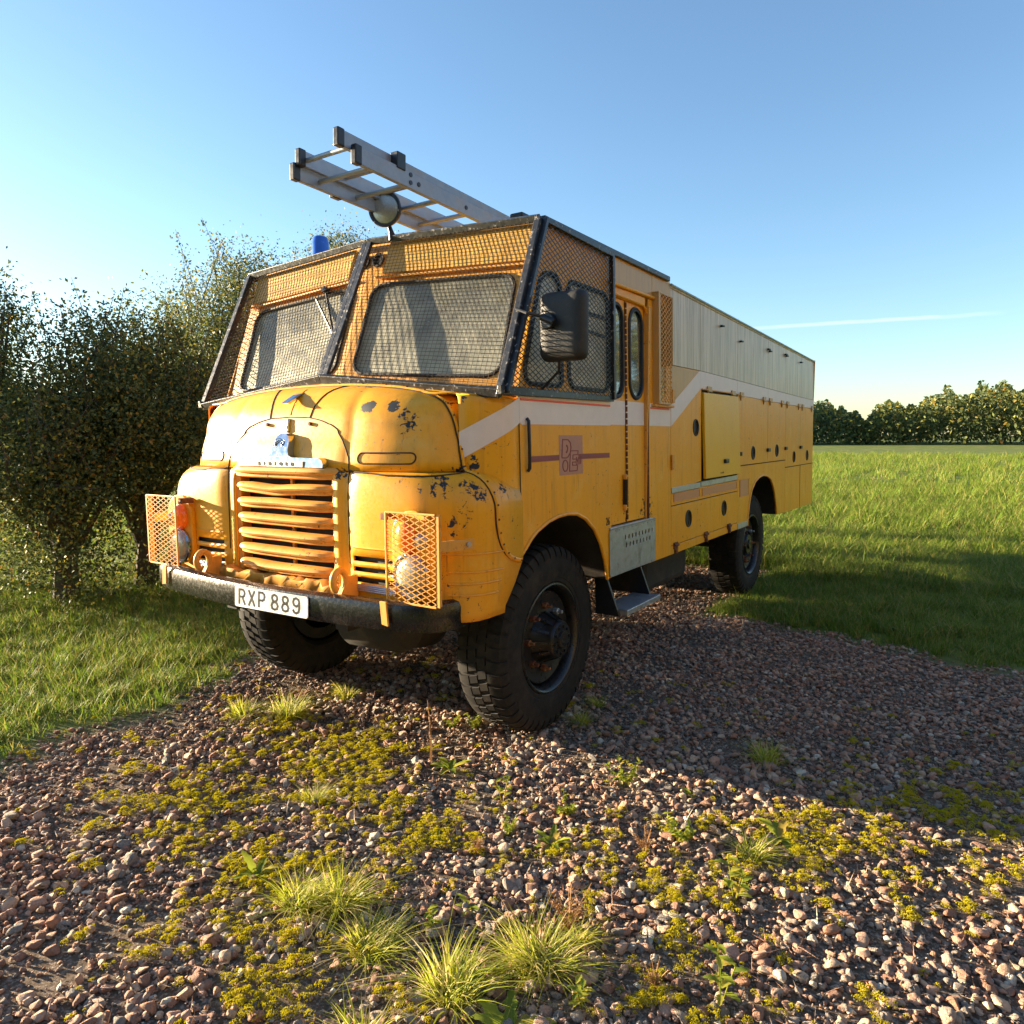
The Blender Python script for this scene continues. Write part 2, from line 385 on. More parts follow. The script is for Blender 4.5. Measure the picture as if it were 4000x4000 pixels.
# ---- bonnet
def bonnet_rows():
    rows = []
    base = se_outline(.98, -.923, -.465, 3.5, .008)
    def place(inx, iny, z0):
        row = []
        for x, y in base:
            k = x / .98; X2 = x * (1 - inx / .98 * min(1, k * 1.0) )
            f = (y + .465) / (-.923 + .465)      # 1 at front .. 0 at side end
            row.append((X2, y + iny * f, z0(x)))
        return row
    crown = lambda x: .055 * (abs(x) / .9) ** 2
    for k in range(5):
        t = k / 4; rows.append(place(.03 * t, .05 * t ** 1.5, lambda x, t=t: lerp(1.478, 1.66, t)))
    for k in range(1, 11):
        a = R(90 * k / 10); zz = math.sin(a)
        rows.append(place(.03 + .13 * (1 - math.cos(a)), .05 + .20 * (1 - math.cos(a)), lambda x, zz=zz: 1.66 + (.235 - crown(x)) * zz))
    last = rows[-1]
    for k in range(1, 4):
        rows.append([(x, lerp(y, -.46, k / 3), z + .01 * k / 3) for x, y, z in last])
    return rows
rows = bonnet_rows(); full = [[(-x, y, z) for x, y, z in reversed(r[1:])] + [p for p in r] for r in rows]
m_ = len(full[0]); bv = [p for r in full for p in r]; bf = [(i * m_ + j, i * m_ + j + 1, (i + 1) * m_ + j + 1, (i + 1) * m_ + j) for i in range(len(full) - 1) for j in range(m_ - 1)]
bon = MB().add(bv, bf).build('bonnet', MY, T, smooth=True, label='domed bonnet with two bare oval patches')
so = bon.modifiers.new('solid', 'SOLIDIFY'); so.thickness = .01; so.offset = -1
BVB = BVHTree.FromPolygons([Vector(p) for p in bv], bf)
vl, fl = loft(levels); BVF = BVHTree.FromPolygons([Vector(p) for p in vl], fl)
allv = bv + vl; allf = bf + [tuple(i + len(bv) for i in f) for f in fl]; BVA = BVHTree.FromPolygons([Vector(p) for p in allv], allf)
def snap(pts, off=0., sub=8, tree=None):
    tree = tree or BVA; out = []; pts = [Vector(p) for p in pts]
    # catmull-rom
    P = [pts[0]] + pts + [pts[-1]]
    for i in range(1, len(P) - 2):
        for k in range(sub):
            t = k / sub; a, b, c, d = P[i - 1], P[i], P[i + 1], P[i + 2]
            out.append(.5 * ((2 * b) + (-a + c) * t + (2 * a - 5 * b + 4 * c - d) * t * t + (-a + 3 * b - 3 * c + d) * t ** 3))
    out.append(pts[-1]); res = []
    for p in out:
        co, no, _, _ = tree.find_nearest(p)
        if no.dot(Vector((0, -1, .3)) ) < 0 and no.dot(Vector((1, 0, 0))) < .3 and no.dot(Vector((-1, 0, 0))) < .3: no = -no
        res.append(co + no * off)
    return res
def fy(x, z, tree=None):
    hit = (tree or BVA).ray_cast(Vector((x, -3, z)), Vector((0, 1, 0)))
    return hit[0].y if hit[0] else -.92
# seams and beads
def seam(pts, r=.0035, mat=MSEAM, name='panel_seam', off=0., tree=None): return MB().tube(snap(pts, off, tree=tree), r, 6).build(name, mat, T, smooth=True)
for sx in (1, -1):
    seam([(sx * .455, -.92, 1.04), (sx * .452, -.92, 1.25), (sx * .452, -.92, 1.44), (sx * .455, -.92, 1.475), (sx * .435, -.92, 1.57), (sx * .37, -.91, 1.655), (sx * .27, -.90, 1.71), (sx * .14, -.885, 1.735), (0, -.88, 1.742)])
    seam([(sx * .455, -.92, 1.477), (sx * .6, -.92, 1.477), (sx * .75, -.92, 1.477), (sx * .90, -.86, 1.477), (sx * .97, -.77, 1.478), (sx * .98, -.70, 1.478)], .005)
    seam([(sx * .15, -.885, 1.735), (sx * .165, -.85, 1.80), (sx * .20, -.78, 1.86), (sx * .25, -.705, 1.885)], .004)
    bead = [(0, -.69, 1.90), (sx * .25, -.69, 1.89), (sx * .5, -.69, 1.885), (sx * .7, -.69, 1.86), (sx * .84, -.69, 1.82), (sx * .90, -.69, 1.74), (sx * .95, -.69, 1.63), (sx * .975, -.69, 1.50),
            (sx * 1.01, -.685, 1.455), (sx * 1.08, -.68, 1.41), (sx * 1.125, -.675, 1.34), (sx * 1.135, -.67, 1.24), (sx * 1.135, -.64, 1.15), (sx * 1.135, -.575, 1.085), (sx * 1.135, -.49, 1.055)]
    MB().tube(snap(bead, .002), .011, 8).build('beading', MY, T, smooth=True)
    MB().tube([p + Vector((0, -.010, -.002)) for p in snap(bead, .001)], .0045, 6).build('panel_seam', MSEAM, T, smooth=True)
    bb = snap(bead, .012)
    for i in range(6, len(bb), 5): MB().cyl(bb[i], bb[i] + Vector((.002 * sx, -.002, .001)), .005, 8).build('rivet', MRST, T)
# oval blanking plate outline on each bonnet side
for sx in (1, -1):
    lp = rrect(.505, .80, 1.512, 1.562, .025, 5)
    lp = [tuple(lerp(Vector(a_), Vector(b_), k_ / 8)) for a_, b_ in zip(lp, lp[1:] + lp[:1]) for k_ in range(8)]
    MB().tube([Vector((sx * x, fy(x, z) - .001, z)) for x, z in lp], .0036, 6, closed=True).build('panel_seam', MSEAM, T, smooth=True)
# swage lines on the wing
for zz in (1.125, 1.045, .995, .945):
    for sx in (1, -1):
        o = se_outline(1.135, -.935, yend(zz), 5.0, .02, 16)
        pts = [(sx * x, y, zz - .02 * max(0, (y + .93)) ) for x, y in o if x > (.47 if zz > 1.1 else .985)]
        MB().tube([Vector(p) + Vector((.001 * sx, -.001, 0)) for p in pts[:-1]], .0048, 6).build('swage_line', MY, T, smooth=True)
# radiator opening
MB().box(-.40, .40, -.86, -.80, .88, 1.47).build('radiator', MDRK, T)
for x in (.02,): MB().box(x - .010, x + .010, -.885, -.870, .92, 1.45).build('grille_support', MYR, T, bevel=.003)
for sx in (1, -1):
    MB().hexa([(sx * .345, -.915, .93), (sx * .372, -.925, .93), (sx * .372, -.86, .93), (sx * .345, -.86, .93)],
              [(sx * .345, -.915, 1.45), (sx * .372, -.925, 1.45), (sx * .372, -.86, 1.45), (sx * .345, -.86, 1.45)]).build('grille_frame', MYR, T)
def grille_bar(zc, hw, h, out, sag=0., name='grille_bar'):
    n = 22; prof = [(-.02, -.5), (.35, -.52), (.62, -.40), (.66, -.12), (.9, -.06), (1.0, .12), (.85, .36), (.45, .52), (-.02, .5)]
    vs = []; m = len(prof)
    for i in range(n + 1):
        u = -1 + 2 * i / n; x = hw * u; back = -.905 + .022 * abs(u) ** 4; o = out * (1 - abs(u) ** 7 * .75); k = 1 - .25 * abs(u) ** 10
        dent = sag * math.exp(-((u + .1) * 3) ** 2)
        for a, b in prof: vs.append((x, back - .01 - o * a, zc + dent + h * b * k))
    fs = [(i * m + j, i * m + (j + 1) % m, (i + 1) * m + (j + 1) % m, (i + 1) * m + j) for i in range(n) for j in range(m)]
    fs += [tuple(range(m)), tuple(n * m + j for j in reversed(range(m)))]
    return MB().add(vs, fs).build(name, MYR, T, smooth=True, angle=35)
for k in range(7):
    grille_bar(1.462 - .0805 * k, .405 if k == 0 else .378, .060 if k == 0 else .053, .066, [0, -.010, .004, 0, .003, 0, -.004][k])
# crumpled valance below the grille
vp = MB(); pv = []
for i in range(25):
    x = -.46 + .92 * i / 24; pv += [(x, -.99 + .01 * math.sin(i * 1.7), .90), (x, -.985 + .012 * math.sin(i * 2.3), .945 + .012 * math.sin(i * 1.1) + .006 * math.sin(i * 2.9)), (x, -.93, .95 + .012 * math.sin(i * 1.3))]
vp.add(pv, [(3 * i + a, 3 * i + a + 1, 3 * i + a + 4, 3 * i + a + 3) for i in range(24) for a in (0, 1)])
vo = vp.build('valance', MYR, T, smooth=True); vo.modifiers.new('s', 'SOLIDIFY').thickness = .006
# vent surrounds: dark box behind slots, bright strip below
for sx in (1, -1):
    MB().box(*sorted((sx * .47, sx * .76)), -.90, -.84, .93, 1.10).build('vent_box', MVNT, T)
    st = MB()
    for q in range(4): st.cyl((sx * .485, -.943, .928 + .0085 * q), (sx * .765, -.943, .928 + .0085 * q), .0042, 6)
    st.build('step_strip', MALU, T, smooth=True)
# ---- emblem and ornament
def front_plate(loop, x0off, name, mat, t0, t1, bevel=.004, label=None, parent=T, seg=3):
    return plate([loop], lambda x, z, o: (x, fy(x, min(z, 1.70)) - o, z), t0, t1).build(name, mat, parent, bevel=bevel, seg=seg, label=label, smooth=True)
tower = [(-.295, 1.490), (.295, 1.490), (.295, 1.508), (.285, 1.525), (.262, 1.536), (.09, 1.538), (.066, 1.548), (.057, 1.57), (.052, 1.615), (.040, 1.640), (.018, 1.654), (-.018, 1.654), (-.040, 1.640), (-.052, 1.615), (-.057, 1.57), (-.066, 1.548), (-.09, 1.538), (-.262, 1.536), (-.285, 1.525), (-.295, 1.508)]
tower = [(a * 1.09 + .008, b) for a, b in tower]
lp2 = []
for a, b in zip(tower, tower[1:] + tower[:1]):
    n = max(1, int((Vector(b) - Vector(a)).length / .03))
    lp2 += [tuple(lerp(Vector(a), Vector(b), k / n)) for k in range(n)]
emb = front_plate(lp2, 0, 'bonnet_emblem', MCHR, .002, .038, .008, 'chrome bonnet emblem with a round crest above the lettering')
MB().tube([(.033 * math.cos(a), fy(0, 1.60) - .039, 1.598 + .033 * math.sin(a)) for a in np.linspace(0, 2 * math.pi, 25)[:-1]], .0025, 6, closed=True).build('crest_ring', MCHR, emb, smooth=True)
MB().tube([(.022 * math.cos(a), fy(0, 1.60) - .040, 1.598 + .024 * math.sin(a)) for a in np.linspace(0, 2 * math.pi, 9)[:-1]], .003, 6, closed=True).build('crest', MCHR, emb, smooth=True)
MB().box(-.20, .20, fy(0, 1.5) - .043, fy(0, 1.5) - .030, 1.491, 1.519).build('name_bar', MALU, emb, bevel=.002)
for i, ch in enumerate('BEDFORD'):
    x = -.125 + i * .0415
    text_mesh(ch, .027, 'letter', MTXT, emb, lambda a, b, c, x=x: (x + a, fy(0, 1.5) - .0445 + c, 1.505 + b), bold=.0006)
MB().hexa([(-.010, -.865, 1.80), (.010, -.865, 1.80), (.022, -.76, 1.865), (-.022, -.76, 1.865)],
          [(-.028, -.895, 1.805), (.028, -.895, 1.805), (.024, -.82, 1.85), (-.024, -.82, 1.85)]).build('bonnet_ornament', MCHR, T, bevel=.006, seg=3)
MB().tube(snap([(0, -.9, 1.735), (0, -.9, 1.69), (0, -.9, 1.665)], .004), [.004] + [.008] * 15 + [.004], 8).build('centre_trim', MCHR, T, smooth=True)
MB().tube(snap([(0, -.75, 1.89), (0, -.82, 1.83), (0, -.87, 1.75)], -.001), .004, 6).build('centre_ridge', MY, T, smooth=True)
for x in (-.16, .16):
    MB().cyl((x, fy(x, 1.70) + .002, 1.70), (x, fy(x, 1.70) - .012, 1.70), .010, 10).build('bolt', MRST, T, bevel=.002)
# ---- bumper
def bumper_path():
    pts = []
    for x in np.linspace(0, 1.06, 34):
        y = -1.135 + .045 * (x / .65) ** 2 if x < .65 else None
        if y is None:
            t = (x - .65) / .41; y = -1.09 + .045 * t + .03 * t * t + .05 * t ** 5
        pts.append((x, y))
    pts = [p for p in pts if p[0] < 1.0] + [(1.015, -.985), (1.038, -.955), (1.052, -.915), (1.059, -.87), (1.061, -.81)]
    return pts
bp = bumper_path(); bpf = [(-x, y) for x, y in reversed(bp[1:])] + bp
prof = [(.075, .055), (.03, .062), (.008, .052), (0, .030), (0, -.050), (.006, -.066), (.03, -.068), (.034, -.060), (.012, -.056), (.010, .026), (.03, .048), (.075, .045)]
vs = []; m = len(prof)
for i, (x, y) in enumerate(bpf):
    a = Vector(bpf[max(0, i - 1)]); b = Vector(bpf[min(len(bpf) - 1, i + 1)]); t = (b - a).normalized(); nrm = Vector((-t.y, t.x))
    for d, h in prof: vs.append((x + nrm.x * d, y + nrm.y * d, .868 + h))
fs = [(i * m + j, i * m + (j + 1) % m, (i + 1) * m + (j + 1) % m, (i + 1) * m + j) for i in range(len(bpf) - 1) for j in range(m)]
fs += [tuple(range(m)), tuple((len(bpf) - 1) * m + j for j in reversed(range(m)))]
bum = MB().add(vs, fs).build('front_bumper', MBUMP, T, smooth=True, label='thick black front bumper with peeling lumpy paint')
def by_(x): return np.interp(abs(x), [p[0] for p in bp], [p[1] for p in bp])
# number plate
PX0, PX1, PZ0, PZ1 = -.115, .395, .812, .912
plt_ = plate([rrect(PX0, PX1, PZ0, PZ1, .012, 3)], lambda x, z, o: (x, by_(x) - .004 - o + (z - .86) * .05, z), 0, .006).build('number_plate', MWHT, bum, bevel=.001, label='white plate reading RXP 889')
STK = {'R': [[(0, 0), (0, 1)], [(0, 1), (.62, 1), (.85, .9), (.92, .75), (.85, .58), (.62, .5), (0, .5)], [(.5, .5), (.95, 0)]],
       'X': [[(0, 0), (.95, 1)], [(0, 1), (.95, 0)]],
       'P': [[(0, 0), (0, 1)], [(0, 1), (.62, 1), (.88, .9), (.95, .73), (.88, .55), (.62, .46), (0, .46)]],
       '8': [[(.5, .53), (.2, .60), (.08, .75), (.16, .92), (.5, 1), (.84, .92), (.92, .75), (.8, .60), (.5, .53), (.16, .44), (0, .25), (.12, .06), (.5, 0), (.88, .06), (1, .25), (.84, .44), (.5, .53)]],
       '9': [[(.95, .70), (.84, .53), (.5, .46), (.16, .53), (.03, .72), (.15, .92), (.5, 1), (.84, .92), (.97, .72), (.97, .35), (.88, .10), (.5, 0), (.2, .05), (.05, .18)]]}
for ch, x in zip('RXP889', [-.083, -.012, .060, .150, .223, .296]):
    q = MB(); hh, ww = .070, .043
    for pl in STK[ch]:
        P3 = [Vector((x + a_ * ww, lerp(by_(PX0), by_(PX1), (x + a_ * ww - PX0) / (PX1 - PX0)) - .0104 + (.828 + b_ * hh - .86) * .05, .828 + b_ * hh)) for a_, b_ in pl]
        for a_, b_ in zip(P3, P3[1:]): q.bar(a_ + (a_ - b_).normalized() * .003, b_ + (b_ - a_).normalized() * .003, .0008, .0105, (1, 0, 0) if abs((b_ - a_).z) > abs((b_ - a_).x) * 20 else Vector((-(b_ - a_).z, 0, (b_ - a_).x)).normalized())
    q.build('plate_character', MTXT, plt_)
# tow hooks
for sx in (1, -1):
    hk = MB(); pts = []
    for k in range(15):
        a = R(-60 + 300 * k / 14); pts.append((sx * .515, -1.045 + .038 * math.cos(a + math.pi), .985 + .048 * math.sin(a + math.pi) * -1))
    hk.tube(pts, [.017] * 13 + [.013, .009], 10)
    hk.hexa([(sx * .50, -1.06, .90), (sx * .53, -1.06, .90), (sx * .53, -.94, .90), (sx * .50, -.94, .90)],
            [(sx * .503, -1.00, 1.00), (sx * .527, -1.00, 1.00), (sx * .527, -.94, 1.00), (sx * .503, -.94, 1.00)])
    hk.build('tow_hook', MYR, T, smooth=True, bevel=.003)
# ---- lamps
for sx in (1, -1):
    cx, cy, cz = sx * .868, -.955, 1.028
    hl = MB().lathe([(.06, .100), (-.005, .103), (-.012, .096), (-.004, .088), (.0, .086)], (cx, cy, cz), (0, 1, 0), 40).build('headlamp', MCHR, T, smooth=True)
    MB().lathe([(.0, .0871), (-.012, .080), (-.022, .06), (-.028, .03), (-.03, 0)], (cx, cy, cz), (0, 1, 0), 40).build('lens', MLNS, hl, smooth=True)
    rd = MB()
    for q in range(-5, 6):
        zz = math.sqrt(max(0, .078 ** 2 - (q * .013) ** 2)); rd.tube([(cx + q * .013, cy - .021 + .02 * (k * zz / .085) ** 2 + .012 * (q / 5) ** 2, cz + k * zz) for k in (-1, -.6, -.2, .2, .6, 1)], .0022, 5)
    rd.build('lens_ribs', MLNS, hl, smooth=True)
    # oval backing
    MB().add(*(lambda L: ([(cx + x, -.947, z) for x, z in L] + [(cx + x, -.925, z) for x, z in L], [tuple(range(len(L)))] + [(i, (i + 1) % len(L), len(L) + (i + 1) % len(L), len(L) + i) for i in range(len(L))]))(rrect(-.115, .115, .925, 1.315, .11, 8))).build('lamp_panel', MY, T, bevel=.004)
    lmp = MB().lathe([(0, .058), (-.014, .058), (-.03, .05), (-.042, .03), (-.046, 0)], (sx * .845, -.947, 1.195), (0, 1, 0), 32)
    lmp.v = [(x, y, 1.195 + (z - 1.195) * 1.22) for x, y, z in lmp.v]
    lmp.build('indicator_lamp', MORG, T, smooth=True)
    MB().lathe([(0, .036), (-.012, .036), (-.022, .030), (-.03, .016), (-.031, 0)], (sx * .925, -.947, 1.185), (0, 1, 0), 28).build('side_lamp', MLNS, T, smooth=True)
    # guard
    gx0, gx1, gz0, gz1, gy = .786, 1.062, .925, 1.313, -1.020
    G = MB().build('lamp_guard', None, T) if False else None
    gr = MB()
    f = lambda x, z, y=gy: (sx * x, y, z)
    gr.bar(f(gx0, gz0), f(gx0, gz1), .009, .009); gr.bar(f(gx0, gz1), f(gx1, gz1), .008, .008, (0, 1, 0)); gr.bar(f(gx0, gz0), f(gx1, gz0), .008, .008, (0, 1, 0))
    gr.hexa([f(gx1, gz0, gy), f(gx1 + .018, gz0, gy), f(gx1 + .018, gz0, gy + .006), f(gx1, gz0, gy + .006)], [f(gx1, gz1, gy), f(gx1 + .018, gz1, gy), f(gx1 + .018, gz1, gy + .006), f(gx1, gz1, gy + .006)])
    gr.hexa([f(gx1, gz0, gy), f(gx1 + .006, gz0, gy), f(gx1 + .006, gz0, gy + .03), f(gx1, gz0, gy + .03)], [f(gx1, gz1, gy), f(gx1 + .006, gz1, gy), f(gx1 + .006, gz1, gy + .03), f(gx1, gz1, gy + .03)])
    gd = gr.build('lamp_guard', MYR, T, bevel=.0015, label='expanded metal guard over the lamps')
    em = MB(); nx, nz = 5, 15; dx = (gx1 - gx0) / nx; dz = (gz1 - gz0) / nz
    for i in range(nx * 2):
        for j in range(nz):
            x0 = gx0 + i * dx / 2; x1 = x0 + dx / 2; za = gz0 + j * dz; zb = za + dz
            if (i % 2) == 0: a, b = (x0, za + dz / 2), (x1, zb); c, d = (x0, za + dz / 2), (x1, za)
            else: a, b = (x0, zb), (x1, za + dz / 2); c, d = (x0, za), (x1, za + dz / 2)
            for p, q in ((a, b), (c, d)): em.bar(f(*p), f(*q), .0036, .0026, (0, 1, 0))
    em.build('expanded_mesh', MYR, gd, kind='stuff')
    MB().box(*sorted((sx * .742, sx * .775)), -1.008, -.935, 1.275, 1.305).build('guard_tab', MRST, gd, bevel=.002)
    fp = MB().hexa([f(.81, .835, -1.085), f(.845, .83, -1.085), f(.845, .83, -1.075), f(.81, .835, -1.075)], [f(.80, .935, -1.085), f(.835, .935, -1.085), f(.835, .935, -1.075), f(.80, .935, -1.075)])
    fp.build('guard_foot', MYR, gd, bevel=.001)
    MB().hexa([f(1.066, 1.155, -1.012), f(1.128, 1.155, -.84), f(1.120, 1.155, -.835), f(1.047, 1.155, -.990)], [f(1.066, 1.200, -1.012), f(1.128, 1.200, -.84), f(1.120, 1.200, -.835), f(1.047, 1.200, -.990)]).build('guard_bracket', MYR, gd, bevel=.002)
    MB().cyl(f(1.113, 1.178, -.87), f(1.126, 1.178, -.874), .011, 12).build('bolt', MALU, gd, bevel=.002)
# ---- cab corner / scuttle
cv = []
def corner_row(z, top=False):
    x1 = SX(z)
    return [(x1, -.452), (x1 - .001, -.49), (x1 - .010, -.525), (x1 - .030, -.56), (x1 - .065, -.60), (x1 - .11, -.645), (x1 - .17, -.69)]
zs = [1.06, 1.2, 1.35, 1.5, 1.65, 1.78, 1.84]
def scz(x, y): return 1.893 - .058 * (abs(x) / .9) ** 2 + .13 * max(0, y + .69) * max(0, 1 - abs(x) / 1.3)
for sx in (1, -1):
    mb = MB(); rows = [[(sx * x, y, z) for x, y in corner_row(z)] for z in zs[:-1]]
    rows.append([(sx * x, y, scz(x, y) - .030) for x, y in corner_row(1.8)]); rows.append([(sx * (x - .006), y + .004, scz(x, y) - .010) for x, y in corner_row(1.8)])
    rows.append([(sx * (x - .022), y + .014, scz(x, y)) for x, y in corner_row(1.8)])
    vs = [p for r in rows for p in r]; m = 7
    mb.add(vs, [(i * m + j, i * m + j + 1, (i + 1) * m + j + 1, (i + 1) * m + j) for i in range(len(rows) - 1) for j in range(m - 1)])
    o = mb.build('cab_corner', MY, T, smooth=True, label='curved cab corner carrying the slanted end of the white stripe'); o.modifiers.new('s', 'SOLIDIFY').thickness = .008
    # slanted white stripe on the corner
    sm = MB(); cols = 14; pp = []
    path = [Vector((x, y)) for x, y in corner_row(1.7)]; L = [0]
    for a, b in zip(path, path[1:]): L.append(L[-1] + (b - a).length)
    for i in range(cols + 1):
        s = L[-1] * i / cols
        x = np.interp(s, L, [p.x for p in path]); y = np.interp(s, L, [p.y for p in path]); t = i / cols
        zt = lerp(1.815 - .0, 1.655, t); zb = lerp(1.695, 1.528, t)
        for q in range(4):
            z = lerp(zb, zt, q / 3); d = Vector((x - (SX(1.7)), 0)); nx_ = math.cos(t * 1.0); ny_ = -math.sin(t * 1.0)
            pp.append((sx * (x + SX(z) - SX(1.7) + .0035 * nx_), y + .0035 * ny_, z))
    sm.add(pp, [(i * 4 + q, i * 4 + q + 1, (i + 1) * 4 + q + 1, (i + 1) * 4 + q) for i in range(cols) for q in range(3)])
    so_ = sm.build('white_stripe', MSTR, T, smooth=True); so_.data.shade_flat(); so_.modifiers.new('s', 'SOLIDIFY').thickness = .001
# scuttle top between bonnet and windscreen
sc = []; cxs = [p[0] - .022 for p in corner_row(1.8)][::-1]; cys = [p[1] + .014 for p in corner_row(1.8)][::-1]
xs_ = [-x for x in reversed(cxs)] + list(np.linspace(-cxs[0] + .1, cxs[0] - .1, 17)) + cxs
for x in xs_:
    y0_ = -.70 if abs(x) < cxs[0] else np.interp(abs(x), cxs, cys)
    for q in range(4):
        y = lerp(y0_, -.43, q / 3); sc.append((x, y, scz(x, y) - (.012 if (q == 0 and abs(x) < cxs[0]) else 0)))
o = MB().add(sc, [(i * 4 + q, i * 4 + q + 1, (i + 1) * 4 + q + 1, (i + 1) * 4 + q) for i in range(len(xs_) - 1) for q in range(3)]).build('scuttle', MY, T, smooth=True); o.modifiers.new('s', 'SOLIDIFY').thickness = .008

# ---- cab side panel with arch and windows
arch = [(-.474, 1.062), (-.431, 1.094), (-.37, 1.140), (-.311, 1.172), (-.2, 1.208), (-.1, 1.224), (0, 1.228), (.1, 1.218), (.2, 1.182), (.304, 1.112), (.38, 1.02), (.43, .92), (.459, .823), (.463, .80)]
archL = [(-.452, 1.078)] + arch[1:]
outer = [(-.452, 1.84), (-.44, 1.90), (-.17, 2.655), (.528, 2.655), (.528, .80)] + list(reversed(archL))
qwin = [(-.398, 1.951), (-.388, 1.90), (-.355, 1.882), (-.07, 1.886), (-.045, 1.90), (-.043, 2.34), (-.055, 2.39), (-.09, 2.425), (-.145, 2.433), (-.20, 2.42), (-.24, 2.385), (-.262, 2.34)]
dwin = rrect(.03, .50, 1.885, 2.43, .07)
w1 = rrect(.560, .745, 1.863, 2.408, .095, 8); w2 = rrect(.836, 1.035, 1.865, 2.415, .10, 8)
for sx in (1, -1):
    fn = (lambda y, z, o, sx=sx: (sx * (SX(z) + o), y, z))
    panel = plate([outer, qwin, dwin], fn, -.012, 0).build('cab_side_panel', MY, T, bevel=.0015, seg=1, label='cab side with the wheel arch cut into it' if sx > 0 else None)
    for wl in (qwin, dwin):
        wf = MB().tube([fn(a, b, .004) for a, b in wl], .013, 6, closed=True).build('window_seal', MRUB, panel, smooth=True)
        plate([wl], fn, -.010, -.006).build('window_pane', MGS, panel)
    MB().tube([fn(a, b, .001) for a, b in arch], .010, 8).build('arch_lip', MY, T, smooth=True)
    # inner arch liner
    al = MB(); n = len(arch)
    al.add([fn(a, b, -.012) for a, b in arch] + [(sx * .55, a, b) for a, b in arch], [(i, i + 1, n + i + 1, n + i) for i in range(n - 1)]).build('arch_liner', MDRK, T, smooth=True)
MB().bar(S(-.452, 1.08, .001), S(-.452, 1.83, .001), .005, .003).build('panel_seam', MSEAM, T)
MB().bar(S(.27, 1.885, .004), S(.50, 2.30, .004), .001, .001)
mb = MB(); mb.bar(S(.03, 2.295, -.004), S(.50, 2.295, -.004), .014, .02); mb.build('window_divider', MRUB, T)
mb = MB(); mb.bar(S(.03, 2.21, -.002), S(.50, 2.19, -.002), .012, .014); mb.build('window_divider', MRUB, T)
# ---- folding crew door
dl = []
for i, (ya, yb, wl) in enumerate(((.530, .772, w1), (.788, 1.062, w2))):
    d = plate([[(ya, 1.105), (yb, 1.105), (yb, 2.44), (ya, 2.44)], wl], SF, -.035, -.018).build('door_leaf', MY, T, bevel=.002, seg=1, label=['front leaf of the folding crew door', 'rear leaf of the folding crew door'][i])
    MB().tube([SF(a, b, -.016) for a, b in wl], .011, 8, closed=True).build('window_seal', MRUB, d, smooth=True)
    MB().tube([SF(lerp(a, (ya + yb) / 2, .0), b, -.010) for a, b in rrect(min(p[0] for p in wl) + .008, max(p[0] for p in wl) - .008, 1.875, 2.402, .09, 8)], .004, 6, closed=True).build('seal_bead', MPLA, d, smooth=True)
    plate([wl], SF, -.024, -.021).build('window_pane', MGC, d)
    dl.append(d)
    plate([[(ya + .001, 1.699), (yb - .001, 1.699), (yb - .001, 1.843), (ya + .001, 1.843)]], SF, -.018, -.0165).build('white_stripe', MSTR, d)
hg = MB()
for k in range(34):
    z = 1.12 + k * .0388; hg.cyl(S(.780, z, -.012), S(.780, z + .030, -.012), .0075, 8)
hg.build('piano_hinge', MRST, T, smooth=True)
MB().box(SX(1.3) - .017, SX(1.3) + .012, .728, .745, 1.215, 1.37).build('door_handle', MPLA, dl[0], bevel=.003)
MB().box(SX(1.3) - .017, SX(1.3) + .006, .726, .747, 1.37, 1.40).build('handle_bracket', MYR, dl[0], bevel=.004)
MB().box(SX(1.3) - .017, SX(1.3) + .006, .726, .747, 1.18, 1.215).build('handle_bracket', MYR, dl[0], bevel=.004)
fr = MB()
fr.box(SX(1.2) - .045, SX(1.2) - .006, 1.064, 1.100, 1.08, 2.445); fr.build('door_jamb', MYR, T, bevel=.003)
MB().tube([S(1.082, 1.09, 0), S(1.082, 1.7, 0), S(1.082, 2.40, 0)], .008, 8).build('door_seal', MRST, T, smooth=True)
MB().box(SX(2.5) - .03, SX(2.5) - .002, .530, 1.062, 2.440, 2.50).build('door_header', MY, T, bevel=.003)
fil = []
for k in range(9):
    a = R(90 * k / 8); fil.append((1.02 + .045 * math.sin(a) + 0, 2.395 + .045 * math.cos(a)))
MB().tube([S(.53, 2.452, -.002), S(.8, 2.452, -.002), S(1.02, 2.447, -.002), S(1.06, 2.43, -.002), S(1.082, 2.39, -.002), S(1.084, 2.30, -.002)], .009, 8).build('door_surround', MY, T, smooth=True)
MB().tube([S(.528, 2.505, .008), S(.85, 2.51, .008), S(1.198, 2.515, .008)], .011, 10).build('rain_gutter', MY, T, smooth=True)
# upper panels over the door and pillar
side('cantrail_panel', [[(.530, 2.502), (1.162, 2.502), (1.162, 2.652), (.530, 2.652)]], MTAN, T)  # beige tone puts the sky reflection of the upper cab into the colour
side('cantrail_panel', [[(1.166, 2.555), (1.483, 2.555), (1.483, 2.650), (1.166, 2.652)]], MTAN, T)
gw = rrect(1.20, 1.40, 1.89, 2.50, .03)
side('rear_pillar_panel', [[(1.100, .80), (1.483, .80), (1.483, 2.553), (1.166, 2.553), (1.166, 2.50), (1.100, 2.50)], gw], MY, T, label='yellow pillar panel behind the crew door')
side('window_pane', [gw], MGC, T, -.010, -.006, 0)
# stripe pieces on the side
def strip(loop, parent=T, mat=MSTR, name='white_stripe', t=.0016, off=.0005): return plate([loop], SF, off, t).build(name, mat, parent)
strip([(-.452, 1.818), (-.452, 1.700), (-.425, 1.686), (-.38, 1.690), (.527, 1.693), (.527, 1.843), (-.45, 1.843)])
MB().bar(S(-.44, 1.806, .003), S(.52, 1.806, .003), .004, .010).build('red_edging', MRED, T)
strip([(1.101, 1.697), (1.482, 1.697), (1.482, 1.843), (1.101, 1.843)])
MB().bar(S(1.12, 1.812, .003), S(1.45, 1.812, .003), .004, .010).build('red_edging', MRED, T)
